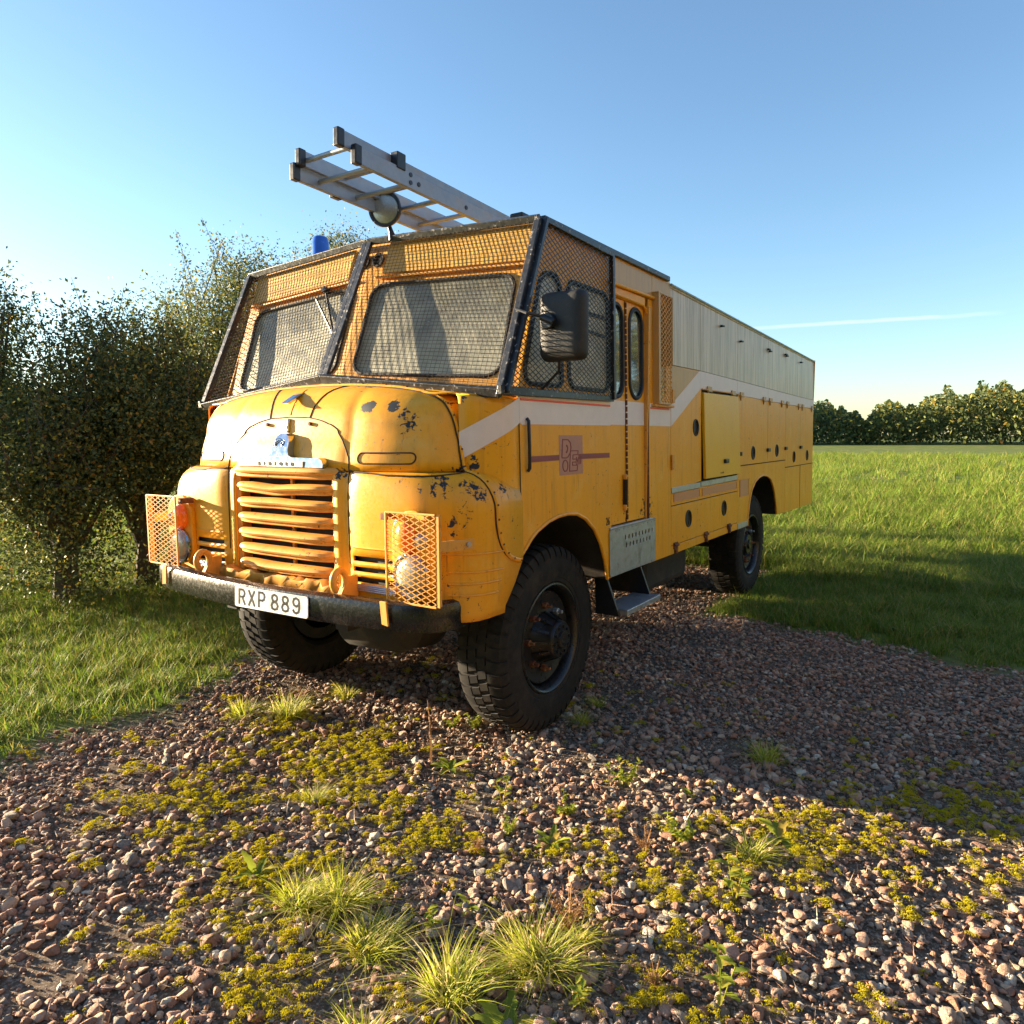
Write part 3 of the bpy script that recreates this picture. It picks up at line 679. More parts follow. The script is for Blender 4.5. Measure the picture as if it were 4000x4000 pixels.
# logo
lg = strip([(-.079, 1.431), (.177, 1.431), (.177, 1.638), (-.079, 1.638)], mat=MPNK, name='logo_panel', t=.0012)
strip([(-.358, 1.508), (-.079, 1.510), (-.079, 1.538), (-.358, 1.537)], mat=MMRN, name='logo_bar', t=.0018)
strip([(.130, 1.510), (.509, 1.508), (.509, 1.536), (.130, 1.538)], mat=MMRN, name='logo_bar', t=.0018)
def outline(pts, r=.0030, closed=True):
    q = MB(); P = [S(a, b, .002) for a, b in pts]
    for a, b in zip(P, P[1:] + (P[:1] if closed else [])): q.bar(a, b, .0022, r * 2.2, (1, 0, 0)) if False else q.bar(a, b, r * 2.2, .0022, (1, 0, 0))
    return q.build('logo_letter', MMRN, lg)
def sk(pts): return [(a + (b - 1.53) * .10, b) for a, b in pts]
outline(sk([(-.052, 1.522), (-.052, 1.615), (.005, 1.615), (.032, 1.600), (.042, 1.575), (.035, 1.545), (.012, 1.525), (-.01, 1.520)]))
outline(sk([(-.010, 1.585), (.003, 1.580), (.006, 1.565), (.000, 1.553), (-.010, 1.549)]), .004, False)
outline([( -.018 + .027 * math.cos(a), 1.480 + .029 * math.sin(a)) for a in np.linspace(0, 2 * math.pi, 17)[:-1]])
outline([(.040, 1.556), (.124, 1.556), (.121, 1.536), (.066, 1.534), (.064, 1.512), (.100, 1.512)], .0026, False)
outline([(.040, 1.556), (.026, 1.450), (.110, 1.450), (.116, 1.478), (.058, 1.480), (.060, 1.496), (.100, 1.496)], .0026, False)
outline([(.100, 1.488), (.104, 1.522)], .0024, False); outline([(.104, 1.522), (.122, 1.490)], .0024, False); outline([(.122, 1.490), (.127, 1.522)], .0024, False); outline([(.140, 1.490), (.145, 1.522)], .0024, False)
outline([(.100, 1.484), (.152, 1.486), (.158, 1.530), (.124, 1.532)], .0022, False)
text_mesh('26', .066, 'fleet_number', MTXT, T, lambda a, b, c: S(.478 + a, 1.137 + b, .002 + c), squeeze=.78)
hm = MB().tube([S(-.391, 1.468, .006), S(-.391, 1.48, .016), S(-.391, 1.59, .018), S(-.391, 1.705, .016), S(-.391, 1.717, .006)], .0085, 10); hm.build('grab_handle', MPLA, T, smooth=True)
# ---- body side
RT = lambda y: lerp(2.648, 2.560, (y - 1.487) / (5.6 - 1.487))       # roof edge height
GB = lambda y: np.interp(y, [1.487, 2.106, 3.078, 4.142, 4.9, 5.65, 6.4], [2.118, 2.122, 2.11, 2.095, 2.085, 2.075, 2.07])
SB = lambda y: np.interp(y, [1.487, 2.106, 3.078, 4.142, 4.9, 5.65, 6.4], [1.697, 1.985, 1.985, 1.975, 1.970, 1.965, 1.96])
ys = [1.487, 2.106, 3.078, 4.142, 4.903, 5.66, 6.40]
for a, b in zip(ys, ys[1:]):
    side('upper_panel', [[(a + .002, GB(a)), (b - .002, GB(b)), (b - .002, RT(b)), (a + .002, RT(a))]], MGRY, T)
side('stripe_panel', [[(1.489, 1.245), (2.128, 1.285), (2.128, 1.985), (2.104, 1.985), (2.104, 2.118), (1.489, 2.114)], circle(2.000, 1.692, .060)], MY, T, label='yellow locker panel crossed by the rising white stripe')
plate([[(1.489, 1.845), (2.06, 2.112), (1.489, 2.112)]], SF, .0004, .0012).build('tan_corner', MTAN, T)
strip([(1.489, 1.697), (2.103, 1.985), (2.103, 2.116), (2.075, 2.114), (1.489, 1.842)])
def sb(a, b): return [(a, SB(a)), (b, SB(b)), (b, GB(b) - .003), (a, GB(a) - .003)]
for a, b in zip(ys[1:], ys[2:]):
    side('stripe_panel', [sb(a + .002, b - .002)], MSTR, T)
def vent(y, z, parent, off=0.):
    v = MB().tube([S(y + .058 * math.cos(a), z + .060 * math.sin(a), off + .001) for a in np.linspace(0, 2 * math.pi, 25)[:-1]], .006, 6, closed=True).build('air_vent', MPLA, parent, smooth=True)
    plate([circle(y, z, .057)], lambda a, b, o: S(a, b, o + off), -.03, -.008).build('vent_core', MVNT, v)
def panel_hole(name, loop, vents, mat=MY, label=None):
    o = side(name, [loop] + [circle(a, b, .057) for a, b in vents], mat, T, label=label)
    for a, b in vents: vent(a, b, o)
    return o
vent(2.000, 1.692, T)
MB().box(1.05, SX(1.6) - .014, 2.13, 3.09, 1.29, 1.98).build('locker_recess', MDRK, T)
# flap hinged at its top edge, standing slightly open
def FL(y, z, o): return (SX(1.97) + .010 + (1.965 - z) * .050 + o, y, z)
fl_ = plate([[(2.150, 1.300), (3.085, 1.300), (3.070, 1.968), (2.150, 1.960)]], FL, -.02, .004).build('locker_flap', MYB, T, bevel=.003, label='brighter yellow locker flap standing slightly open')
MB().box(*(lambda p: (p[0] - .002, p[0] + .022, 2.60, 2.69, 1.405, 1.440))(FL(0, 1.42, .004))).build('flap_handle', MPLA, fl_, bevel=.006)
for y in (2.52, 2.56, 2.585): MB().cyl(FL(y, 1.33, .002), FL(y, 1.33, .006), .007, 8).build('bolt_hole', MVNT, fl_)
MB().tube([S(2.135, 1.985, .004), S(2.6, 1.988, .004), S(3.09, 1.990, .004)], .006, 6).build('flap_gutter', MYR, T, smooth=True)
panel_hole('locker_door', [(3.098, 1.366), (4.138, 1.366), (4.138, 1.972), (3.098, 1.982)], [(3.600, 1.468)], label='locker door above the front of the rear wheel arch')
panel_hole('locker_door', [(4.146, 1.366), (4.900, 1.366), (4.900, 1.966), (4.146, 1.972)], [(4.520, 1.473)])
panel_hole('locker_door', [(4.906, 1.284), (5.658, 1.284), (5.658, 1.960), (4.906, 1.966)], [(5.330, 1.386)])
panel_hole('locker_door', [(5.664, 1.284), (6.398, 1.284), (6.398, 1.956), (5.664, 1.960)], [(6.05, 1.386)])
for a, b, za, zb in ((3.10, 4.90, 1.362, 1.356), (4.906, 6.398, 1.280, 1.274)): MB().bar(S(a, za, .001), S(b, za, .001), .006, .006).build('panel_seam', MSEAM, T)
# band, reflectors, sill panels
side('metal_band', [[(1.492, 1.232), (2.096, 1.236), (2.096, 1.276), (1.492, 1.270)]], MALU, T, -.006, .006)
side('metal_band', [[(2.112, 1.240), (3.088, 1.244), (3.088, 1.286), (2.112, 1.280)]], MALU, T, -.006, .006)
side('sill_rail', [[(1.489, 1.145), (2.100, 1.145), (2.100, 1.230), (1.489, 1.230)]], MY, T); side('sill_rail', [[(2.106, 1.145), (3.090, 1.145), (3.090, 1.238), (2.106, 1.238)]], MY, T)
for a, b, c, d in ((1.535, 2.075, 1.168, 1.224), (2.145, 3.058, 1.168, 1.226), (3.165, 3.44, 1.085, 1.235)):
    rf = strip([(a, c), (b, c), (b, d), (a, d)], mat=MPRF, name='reflector_strip', t=.002)
    MB().tube([S(p, q, .003) for p, q in ((a, c), (b, c), (b, d), (a, d))], .0025, 5, closed=True).build('reflector_edge', MYR, rf)
panel_hole('low_locker_flap', [(1.489, .862), (3.088, .862), (3.088, 1.138), (1.489, 1.138)], [(1.837, 1.022), (2.705, 1.025)], label='long low yellow locker flap with two round vents')
side('sill_strip', [[(1.489, .800), (3.088, .800), (3.088, .857), (1.489, .857)]], MY, T)
for y in (1.56, 2.22, 2.83):
    h = MB(); h.box(SX(.84), SX(.84) + .012, y - .035, y + .035, .835, .880); h.cyl(S(y - .035, .86, .014), S(y + .035, .86, .014), .010, 8); h.box(SX(.84), SX(.84) + .02, y - .014, y + .014, .80, .85); h.build('strap_hinge', MRST, T, bevel=.003)
ra = [(3.417, .800), (3.435, .90), (3.49, 1.03), (3.558, 1.12), (3.68, 1.193), (3.82, 1.228), (3.97, 1.240), (4.12, 1.228), (4.26, 1.19), (4.37, 1.115), (4.451, 1.01), (4.51, .90), (4.53, .800)]
rl = [(3.092, 1.358), (3.092, .800)] + ra + [(4.898, .790), (4.898, 1.358)]
side('rear_arch_panel', [rl], MY, T, label='yellow panel cut by the rear wheel arch')
MB().tube([S(a, b, .001) for a, b in ra], .009, 8).build('arch_lip', MY, T, smooth=True)
n = len(ra); MB().add([S(a, b, -.012) for a, b in ra] + [(.45, a, b) for a, b in ra], [(i, i + 1, n + i + 1, n + i) for i in range(n - 1)]).build('arch_liner', MDRK, T, smooth=True)
side('metal_band', [[(3.10, .800), (3.405, .800), (3.41, .850), (3.10, .850)]], MALU, T, -.002, .006)
side('rear_sill_panel', [[(4.904, .785), (6.398, .770), (6.398, 1.278), (4.904, 1.278)]], MY, T)
MB().bar(S(5.66, .78, .001), S(5.66, 1.278, .001), .005, .004).build('panel_seam', MSEAM, T)
for y, z in ((2.60, 2.514), (3.148, 2.449), (4.10, 2.474), (4.16, 2.460), (4.83, 2.490), (4.88, 2.478), (5.6, 2.47)):
    MB().cyl(S(y, z, 0), S(y, z, .018), .010, 10).cyl(S(y - .03, z - .004, .018), S(y + .02, z, .022), .009, 8).build('latch', MPLA, T, bevel=.002)
for y, z, w in ((4.15, 1.486, .05), (4.90, 1.49, .045), (3.165, 1.468, .022), (5.66, 1.49, .045)):
    MB().box(SX(z), SX(z) + .022, y - w, y + w * .8, z - .018, z + .018).build('door_latch', MPLA, T, bevel=.006)
for y in (2.30, 2.94, 3.20, 3.98, 4.23, 4.73, 4.98, 5.55, 5.75, 6.3):
    z = SB(y); h = MB().box(SX(z) + .001, SX(z) + .012, y - .05, y + .05, z - .006, z + .028); h.cyl(S(y - .05, z - .008, .012), S(y + .05, z - .008, .012), .008, 8); h.box(SX(z), SX(z) + .012, y - .03, y - .016, z - .045, z - .01); h.build('top_hinge', MTAN, T, bevel=.002)
MB().box(SX(1.45), SX(1.45) + .012, 1.487, 1.530, 1.395, 1.50).cyl(S(1.487, 1.395, .010), S(1.487, 1.50, .010), .008, 8).build('side_hinge', MYR, T, bevel=.002)
MB().box(SX(1.9), SX(1.9) + .012, 1.50, 1.545, 1.86, 1.95).build('side_hinge', MYR, T, bevel=.002)
# dark shell behind the panels, roof, far side
shell = MB()
def lean_box(y0, y1, z0, z1, ins=.016):
    a = [(sx * (SX(z) - ins), y, z) for y in (y0,) for sx, z in ((-1, z0), (1, z0), (1, z1), (-1, z1))]; b = [(x, y1, z) for x, y, z in a]; return a, b
shell.hexa(*lean_box(1.49, 3.40, .81, 2.56)); shell.hexa(*lean_box(3.40, 4.55, 1.25, 2.56)); shell.hexa(*lean_box(4.55, 6.39, .80, 2.55)); shell.build('body_core', MDRK, T)
rf = MB(); yr = np.linspace(1.487, 6.40, 14); xr = np.linspace(-1, 1, 11)
rv = [(x * (SX(2.6) + .004), y, RT(y) + .045 * (1 - x * x)) for y in yr for x in xr]
rf.add(rv, [(i * 11 + j, i * 11 + j + 1, (i + 1) * 11 + j + 1, (i + 1) * 11 + j) for i in range(13) for j in range(10)])
o = rf.build('body_roof', MGRY, T, smooth=True); o.modifiers.new('s', 'SOLIDIFY').thickness = .02
MB().tube([(SX(2.6) + .004, y, RT(y) + .004) for y in yr], .010, 8).build('roof_edging', MALU, T, smooth=True)
for sx, nm in ((-1, 'left'),):
    side('far_side_panel', [[(.532, .80), (3.40, .80)] + ra[1:-1] + [(4.55, .80), (6.398, .78), (6.398, 2.56), (1.48, 2.64), (.532, 2.65)]], MY, T, mirror=True)
MB().box(-1.10, 1.10, 6.40, 6.415, .79, 2.56).build('rear_panel', MY, T)
MB().box(-1.08, 1.08, 1.44, 1.48, .80, 2.64).build('cab_bulkhead', MINT, T)
# cab roof
cr = []; yk = [(-.20), -.14, .1, .5, 1.0, 1.487]
for y in yk:
    for x in xr: cr.append((x * 1.083, y + (.055 * abs(x) if y == -.20 else 0) - .0, 2.668 + .052 * (1 - x * x) + (-.004 if y == -.2 else 0)))
o = MB().add(cr, [(i * 11 + j, i * 11 + j + 1, (i + 1) * 11 + j + 1, (i + 1) * 11 + j) for i in range(5) for j in range(10)]).build('cab_roof', MY, T, smooth=True); o.modifiers.new('s', 'SOLIDIFY').thickness = .02
for sx in (1, -1): MB().hexa([(sx * 1.055, -.20, 2.662), (sx * 1.10, -.20, 2.662), (sx * 1.10, -.20, 2.694), (sx * 1.055, -.20, 2.694)], [(sx * 1.055, 1.435, 2.662), (sx * 1.105, 1.435, 2.662), (sx * 1.105, 1.435, 2.694), (sx * 1.055, 1.435, 2.694)]).build('roof_side_rail', MBLK, T, bevel=.003)
MB().box(.80, .88, -.06, .02, 2.68, 2.785).build('roof_bracket', MPLA, T, bevel=.01)
# ---- windscreen wall, one half each side
def FR(sx):
    bc, bo, to, tc = Vector((0, -.520, 1.93)), Vector((sx * 1.092, -.440, 1.865)), Vector((sx * 1.078, -.180, 2.678)), Vector((0, -.215, 2.722))
    nrm = Vector((0, -1, .33)).normalized()
    def f(u, v, o):  # u 0..1 outwards, v 0..1 up
        return lerp(lerp(bc, bo, u), lerp(tc, to, u), v) + nrm * o
    return f
for sx in (1, -1):
    f = FR(sx); win = rrect(.065, .905, .055, .68, .085, 7)
    win = [(a, b) for a, b in win]
    lo = [(u, 0) for u in np.linspace(0, 1, 6)] + [(u, 1) for u in np.linspace(1, 0, 6)]
    wl = plate([lo, win], f, -.015, 0).build('windscreen_panel', MYR, T, bevel=.001, seg=1, label='yellow surround of the windscreen nearest the mirror' if sx > 0 else 'yellow surround of the windscreen with the wiper')
    MB().tube([f(a, b, .003) for a, b in win], .010, 6, closed=True).build('window_seal', MRUB, wl, smooth=True)
    plate([win], f, -.010, -.006).build('windscreen_glass', MGL, wl)
    # raised header board
    hb = plate([[(.12, .745), (.97, .745), (.97, .97), (.12, .97)]], f, .0, .022).build('header_board', MHDR, wl, bevel=.006)
    MB().bar(f(.08, .722, .018), f(.96, .722, .018), .026, .012, (0, 0, 1)).build('header_lip', MYR, wl, bevel=.003)
    for u in ((.055,) if sx > 0 else (.045,)):
        c = f(u, .86, .002); MB().lathe([(0, .042), (.012, .042), (.012, .03), (.004, .028), (.004, 0)], c, (0, -.95, .3), 20).build('round_vent', MPLA, wl, smooth=True)
f = FR(-1)
wpr = MB(); p0 = Vector(f(.28, .70, .03)); p1 = Vector(f(.12, .33, .02)); wpr.bar(p0, p1, .012, .008); wpr.bar(f(.36, .66, .016), f(.10, .30, .014), .010, .012); wpr.build('windscreen_wiper', MPLA, T, bevel=.001)
MB().cyl(f(.28, .70, 0), f(.28, .70, .05), .018, 12).build('wiper_motor', MPLA, T)
# cab inside
MB().box(-1.05, 1.05, -.40, .10, 1.62, 1.80).build('dashboard', MINT, T, bevel=.03)
MB().box(-1.05, 1.05, -.38, 1.44, 1.20, 1.25).build('cab_floor', MDRK, T)
for x in (-.62, .62):
    st = MB().box(x - .25, x + .25, .35, .80, 1.45, 1.62).box(x - .25, x + .25, .74, .86, 1.62, 2.15); st.build('cab_seat', MRUB, T, bevel=.04)
sw = MB().tube([(.60 + .21 * math.cos(a), .16 + .19 * math.sin(a) * .55, 1.93 + .19 * math.sin(a) * .75) for a in np.linspace(0, 2 * math.pi, 33)[:-1]], .012, 8, closed=True); sw.cyl((.6, .16, 1.93), (.6, -.1, 1.72), .015); sw.build('steering_wheel', MPLA, T, smooth=True)
# ---- wire cage round the cab
cage = MB().box(-.001, .001, -.30, -.298, 2.70, 2.702)
CB, CT = Vector((0, -.645, 1.940)), Vector((0, -.275, 2.715))
def CO(sx): return Vector((sx * 1.105, -.605, 1.828)), Vector((sx * 1.088, -.235, 2.672))
guard = None
for sx in (1, -1):
    ob, ot = CO(sx)
    g = MB(); nr = Vector((0, -1, .4))
    # angle iron rails
    def rail(a, b, w, h): g.bar(a, b, w, h, (0, -.4, 1))
    g.bar(CB, ob, .030, .046, (0, -.45, 1)); g.bar(CT, ot, .030, .036, (0, -.45, 1))
    g.bar(ob + Vector((0, 0, 0)), ot, .034, .034, (0, 1, 0)); g.bar(CB + Vector((sx * .018, 0, -.004)), CT + Vector((sx * .018, 0, 0)), .036, .02, (0, -1, .4))
    go = g.build('front_cage_frame', MBLK, T, bevel=.003, label='black frame of the windscreen cage nearest the mirror' if sx > 0 else 'black frame of the windscreen cage under the blue beacon')
    w = MB(); NV, NH = 42, 43
    P = lambda u, v: lerp(lerp(CB, ob, u), lerp(CT, ot, u), v)
    for i in range(1, NV):
        u = i / NV; jt = random.uniform(-.0025, .0025); w.tube([P(u, 0) + Vector((0, -.002, 0)), P(u, .35) + Vector((jt, -.002, 0)), P(u, .7) + Vector((-jt * .8, -.002, 0)), P(u, 1) + Vector((0, -.002, 0))], .00125, 4, cap=False)
    for j in range(1, NH):
        v = j / NH; jt = random.uniform(-.0022, .0022); w.tube([P(0, v), P(.3, v) + Vector((0, 0, jt)), P(.65, v) + Vector((0, 0, -jt)), P(1, v)], .00125, 4, cap=False)
    w.build('wire_mesh', MWIR, go, kind='stuff')
    # side cage
    s2 = MB(); X = 1.128
    def Q(y, z): return Vector((sx * (X - .022 * (z - 1.85)), y, z))
    s2.hexa([Q(-.625, 1.818), Q(.532, 1.830), Q(.532, 1.830) - Vector((sx * .035, 0, 0)), Q(-.625, 1.818) - Vector((sx * .035, 0, 0))],
            [Q(-.628, 1.860), Q(.532, 1.862), Q(.532, 1.862) - Vector((sx * .02, 0, 0)), Q(-.628, 1.860) - Vector((sx * .02, 0, 0))])
    s2.bar(Q(-.22, 2.665), Q(.532, 2.650), .03, .03); s2.bar(Q(.518, 1.84), Q(.518, 2.65), .030, .028, (0, 1, 0)); s2.bar(Q(-.590, 1.83), Q(-.215, 2.67), .022, .036, (1, 0, 0))
    sg = s2.build('side_cage_frame', MBLK, T, bevel=.003, label='black frame of the cage over the cab side window' if sx > 0 else None)
    em = MB(); pw, ph = .052, .027
    yf = lambda z: lerp(-.585, -.22, (z - 1.845) / .82)
    j = 0; z = 1.855
    while z < 2.645:
        y = -.62 + (0 if j % 2 == 0 else pw / 2)
        while y < .51:
            for (ya, za), (yb, zb) in (((y, z), (y + pw / 2, z + ph / 2)), ((y, z), (y - pw / 2, z + ph / 2))):
                if min(ya, yb) > yf(za) + .005 and max(ya, yb) < .512: em.bar(Q(ya, za), Q(yb, zb), .0036, .0030, (1, 0, 0))
            y += pw
        z += ph / 2; j += 1
    em.build('expanded_mesh', MBLK, sg, kind='stuff')
bpy.data.meshes.new('tmp')
# window guard behind the crew door
gb = MB(); ya, yb, za, zb, xo = 1.168, 1.420, 1.850, 2.545, .045
gb.hexa([S(ya, za, 0), S(ya, za, xo), S(ya + .03, za, xo), S(ya + .03, za, 0)], [S(ya, zb, 0), S(ya, zb, xo), S(ya + .03, zb, xo), S(ya + .03, zb, 0)])
gb.hexa([S(yb - .01, za + .25, 0), S(yb - .01, za + .25, xo), S(yb, za + .25, xo), S(yb, za + .25, 0)], [S(yb - .01, zb, 0), S(yb - .01, zb, xo), S(yb, zb, xo), S(yb, zb, 0)])
gb.hexa([S(ya, za - .012, 0), S(yb - .04, za - .012, 0), S(yb - .04, za - .012, xo), S(ya, za - .012, xo)], [S(ya, za, 0), S(yb - .04, za, 0), S(yb - .04, za, xo), S(ya, za, xo)])
gb.hexa([S(ya, zb, 0), S(yb, zb, 0), S(yb, zb, xo), S(ya, zb, xo)], [S(ya, zb + .01, 0), S(yb, zb + .01, 0), S(yb, zb + .01, xo), S(ya, zb + .01, xo)])
wg = gb.build('window_guard', MTAN, T, bevel=.002, label='boxed mesh guard over the small window behind the door')
em = MB(); pw, ph = .052, .034; z = za; j = 0
while z < zb:
    y = ya + .03 + (0 if j % 2 == 0 else pw / 2)
    while y < yb:
        for yq in (y + pw / 2, y - pw / 2):
            if ya + .02 < yq < yb: em.bar(S(y, z, xo - .004), S(yq, min(z + ph / 2, zb), xo - .004), .0045, .004, (1, 0, 0))
        y += pw
    z += ph / 2; j += 1
em.build('expanded_mesh', MYR, wg, kind='stuff')
bk = MB().box(SX(1.8), SX(1.8) + .03, 1.14, 1.48, 1.822, 1.838); bk.build('guard_bracket', MYR, wg, bevel=.003)
# ---- mirror
mir = MB(); mx, my, mz = 1.274, -.300, 2.138
L = rrect(mx - .118, mx + .118, mz - .158, mz + .158, .035, 6); n = len(L)
scl = [(.0, .97, .97), (-.006, 1, 1), (-.03, 1, 1), (-.055, .93, .95), (-.066, .80, .86), (-.070, .5, .6)]
vs = []; 
for d, a, b in scl: vs += [(mx + (x - mx) * a, my + d, mz + (z - mz) * b) for x, z in L]
fs = [(i * n + k, i * n + (k + 1) % n, (i + 1) * n + (k + 1) % n, (i + 1) * n + k) for i in range(len(scl) - 1) for k in range(n)] + [tuple(range(n)), tuple((len(scl) - 1) * n + k for k in reversed(range(n)))]
mo = mir.add(vs, fs).build('wing_mirror', MRUB, T, smooth=True, label='black plastic back of the wing mirror')
mc = Vector((mx - .05, my - .078, mz + .02)); MB().cyl(mc + Vector((0, .02, 0)), mc - Vector((0, .02, 0)), .036, 20).cyl(mc + Vector((-.03, -.02, .02)), mc + Vector((.04, -.02, -.01)), .016, 12).build('mirror_clamp', MPLA, mo, bevel=.004, smooth=True)
MB().tube([(1.10, -.46, 2.215), (1.16, -.47, 2.19), mc + Vector((-.02, -.01, .02))], .0075, 8).build('mirror_arm', MPLA, mo, smooth=True)
MB().tube([(mx - .02, my - .03, mz - .15), (mx - .04, my, mz - .20), (1.13, -.28, 1.86)], .007, 8).build('mirror_arm', MPLA, mo, smooth=True)
MB().box(mx - .10, mx + .10, my + .001, my + .004, mz - .14, mz + .14).build('mirror_glass', MCHR, mo)
# ---- spot lamp and beacon
sp = Vector((.16, -.30, 2.855)); ax = Vector((.30, -.93, -.04)).normalized()
spo = MB().lathe([(-.075, .0), (-.07, .03), (-.045, .06), (-.01, .088), (.014, .095), (.022, .092), (.022, .080), (.012, .074)], sp, ax, 36).build('spot_lamp', MBLK, T, smooth=True)
MB().lathe([(.012, .0745), (.016, .06), (.019, .03), (.020, 0)], sp, ax, 32).build('lens', MLNS, spo, smooth=True)
MB().tube([sp + Vector((0, .02, -.075)), sp + Vector((.01, .025, -.11)), (.18, -.27, 2.70)], [.012, .014, .024], 10).build('lamp_stalk', MBLK, spo, smooth=True)
bc = Vector((-.60, -.08, 2.68)); be = MB().lathe([(0, .062), (.075, .062), (.078, .057), (.08, .056), (.165, .052), (.19, .045), (.20, .03), (.203, 0)], bc, (0, 0, 1), 32).build('blue_beacon', MBLU, T, smooth=True)
MB().lathe([(0, .066), (.03, .066), (.034, .060)], bc, (0, 0, 1), 32).build('beacon_base', MPLA, be, smooth=True)
# ---- crew step
side('step_plate', [rrect(.486, 1.182, .806, 1.085, .02, 3)] + [[(a_ , lerp(zc_, b_, 1.5)) for a_, b_ in circle(yc_, zc_, .0105, 10)] for yc_, zc_ in [(.705 + .052 * k, 1.018) for k in range(9)] + [(.72 + .052 * k, .970) for k in range(8)]], MALU, T, .004, .009, .001, 'dull metal kick plate with two rows of holes under the crew door')
for z in (.815, 1.075):
    for y in np.linspace(.50, 1.17, 12): MB().cyl(S(y, z, .008), S(y, z, .011), .0045, 8).build('rivet', MALU, T)
MB().bar(S(.49, 1.092, -.002), S(1.178, 1.092, -.002), .03, .012).build('step_edge', MALU, T, bevel=.003)
for y in (.56, 1.06): MB().hexa([(1.06, y, .82), (1.00, y, .82), (1.00, y + .02, .82), (1.06, y + .02, .82)], [(1.16, y, .56), (1.00, y, .56), (1.00, y + .02, .56), (1.16, y + .02, .56)]).build('step_hanger', MPLA, T, bevel=.002)
MB().box(1.02, 1.205, .58, 1.10, .565, .60).build('crew_step', MALU, T, bevel=.004, label='metal step hanging below the crew door')
# ---- chassis
ch = MB()
for sx in (1, -1): ch.box(sx * .42 - .04, sx * .42 + .04, -.95, 6.3, .72, .90)
for y in (-.85, 1.2, 2.6, 5.2): ch.box(-.42, .42, y, y + .08, .74, .86)
ch.build('chassis', MDRK, T)
for y in (0, 3.97):
    ax_ = MB().cyl((-.78, y, .55), (.78, y, .55), .065, 16); ax_.lathe([(-.20, .06), (-.12, .15), (0, .19), (.12, .15), (.20, .06)], (.08, y, .53), (1, 0, 0), 20)
    for sx in (1, -1):
        for q in range(5): ax_.tube([(sx * .52, y - .55 + .05 * q, .72 - .02 * q), (sx * .52, y, .64 - .014 * q), (sx * .52, y + .55 - .05 * q, .72 - .02 * q)], .012, 6)
    ax_.build('axle', MDRK, T, smooth=True)
MB().box(.50, .92, 1.5, 2.4, .48, .80).build('fuel_tank', MDRK, T, bevel=.05)
MB().lathe([(-.20, .0), (-.19, .10), (-.15, .12), (.15, .12), (.19, .10), (.20, 0)], (.45, -.72, .70), (1, .1, 0), 24).build('air_tank', MDRK, T, smooth=True)
MB().box(-.95, -.50, .75, 3.1, .42, .80).build('sun_block_box', MDRK, T, bevel=.03)  # added box on the hidden far side, stops low sun passing underneath
MB().tube([(-.3, .2, .6), (-.3, 2.5, .55), (-.4, 5, .6)], .05, 10).build('exhaust', MDRK, T, smooth=True)
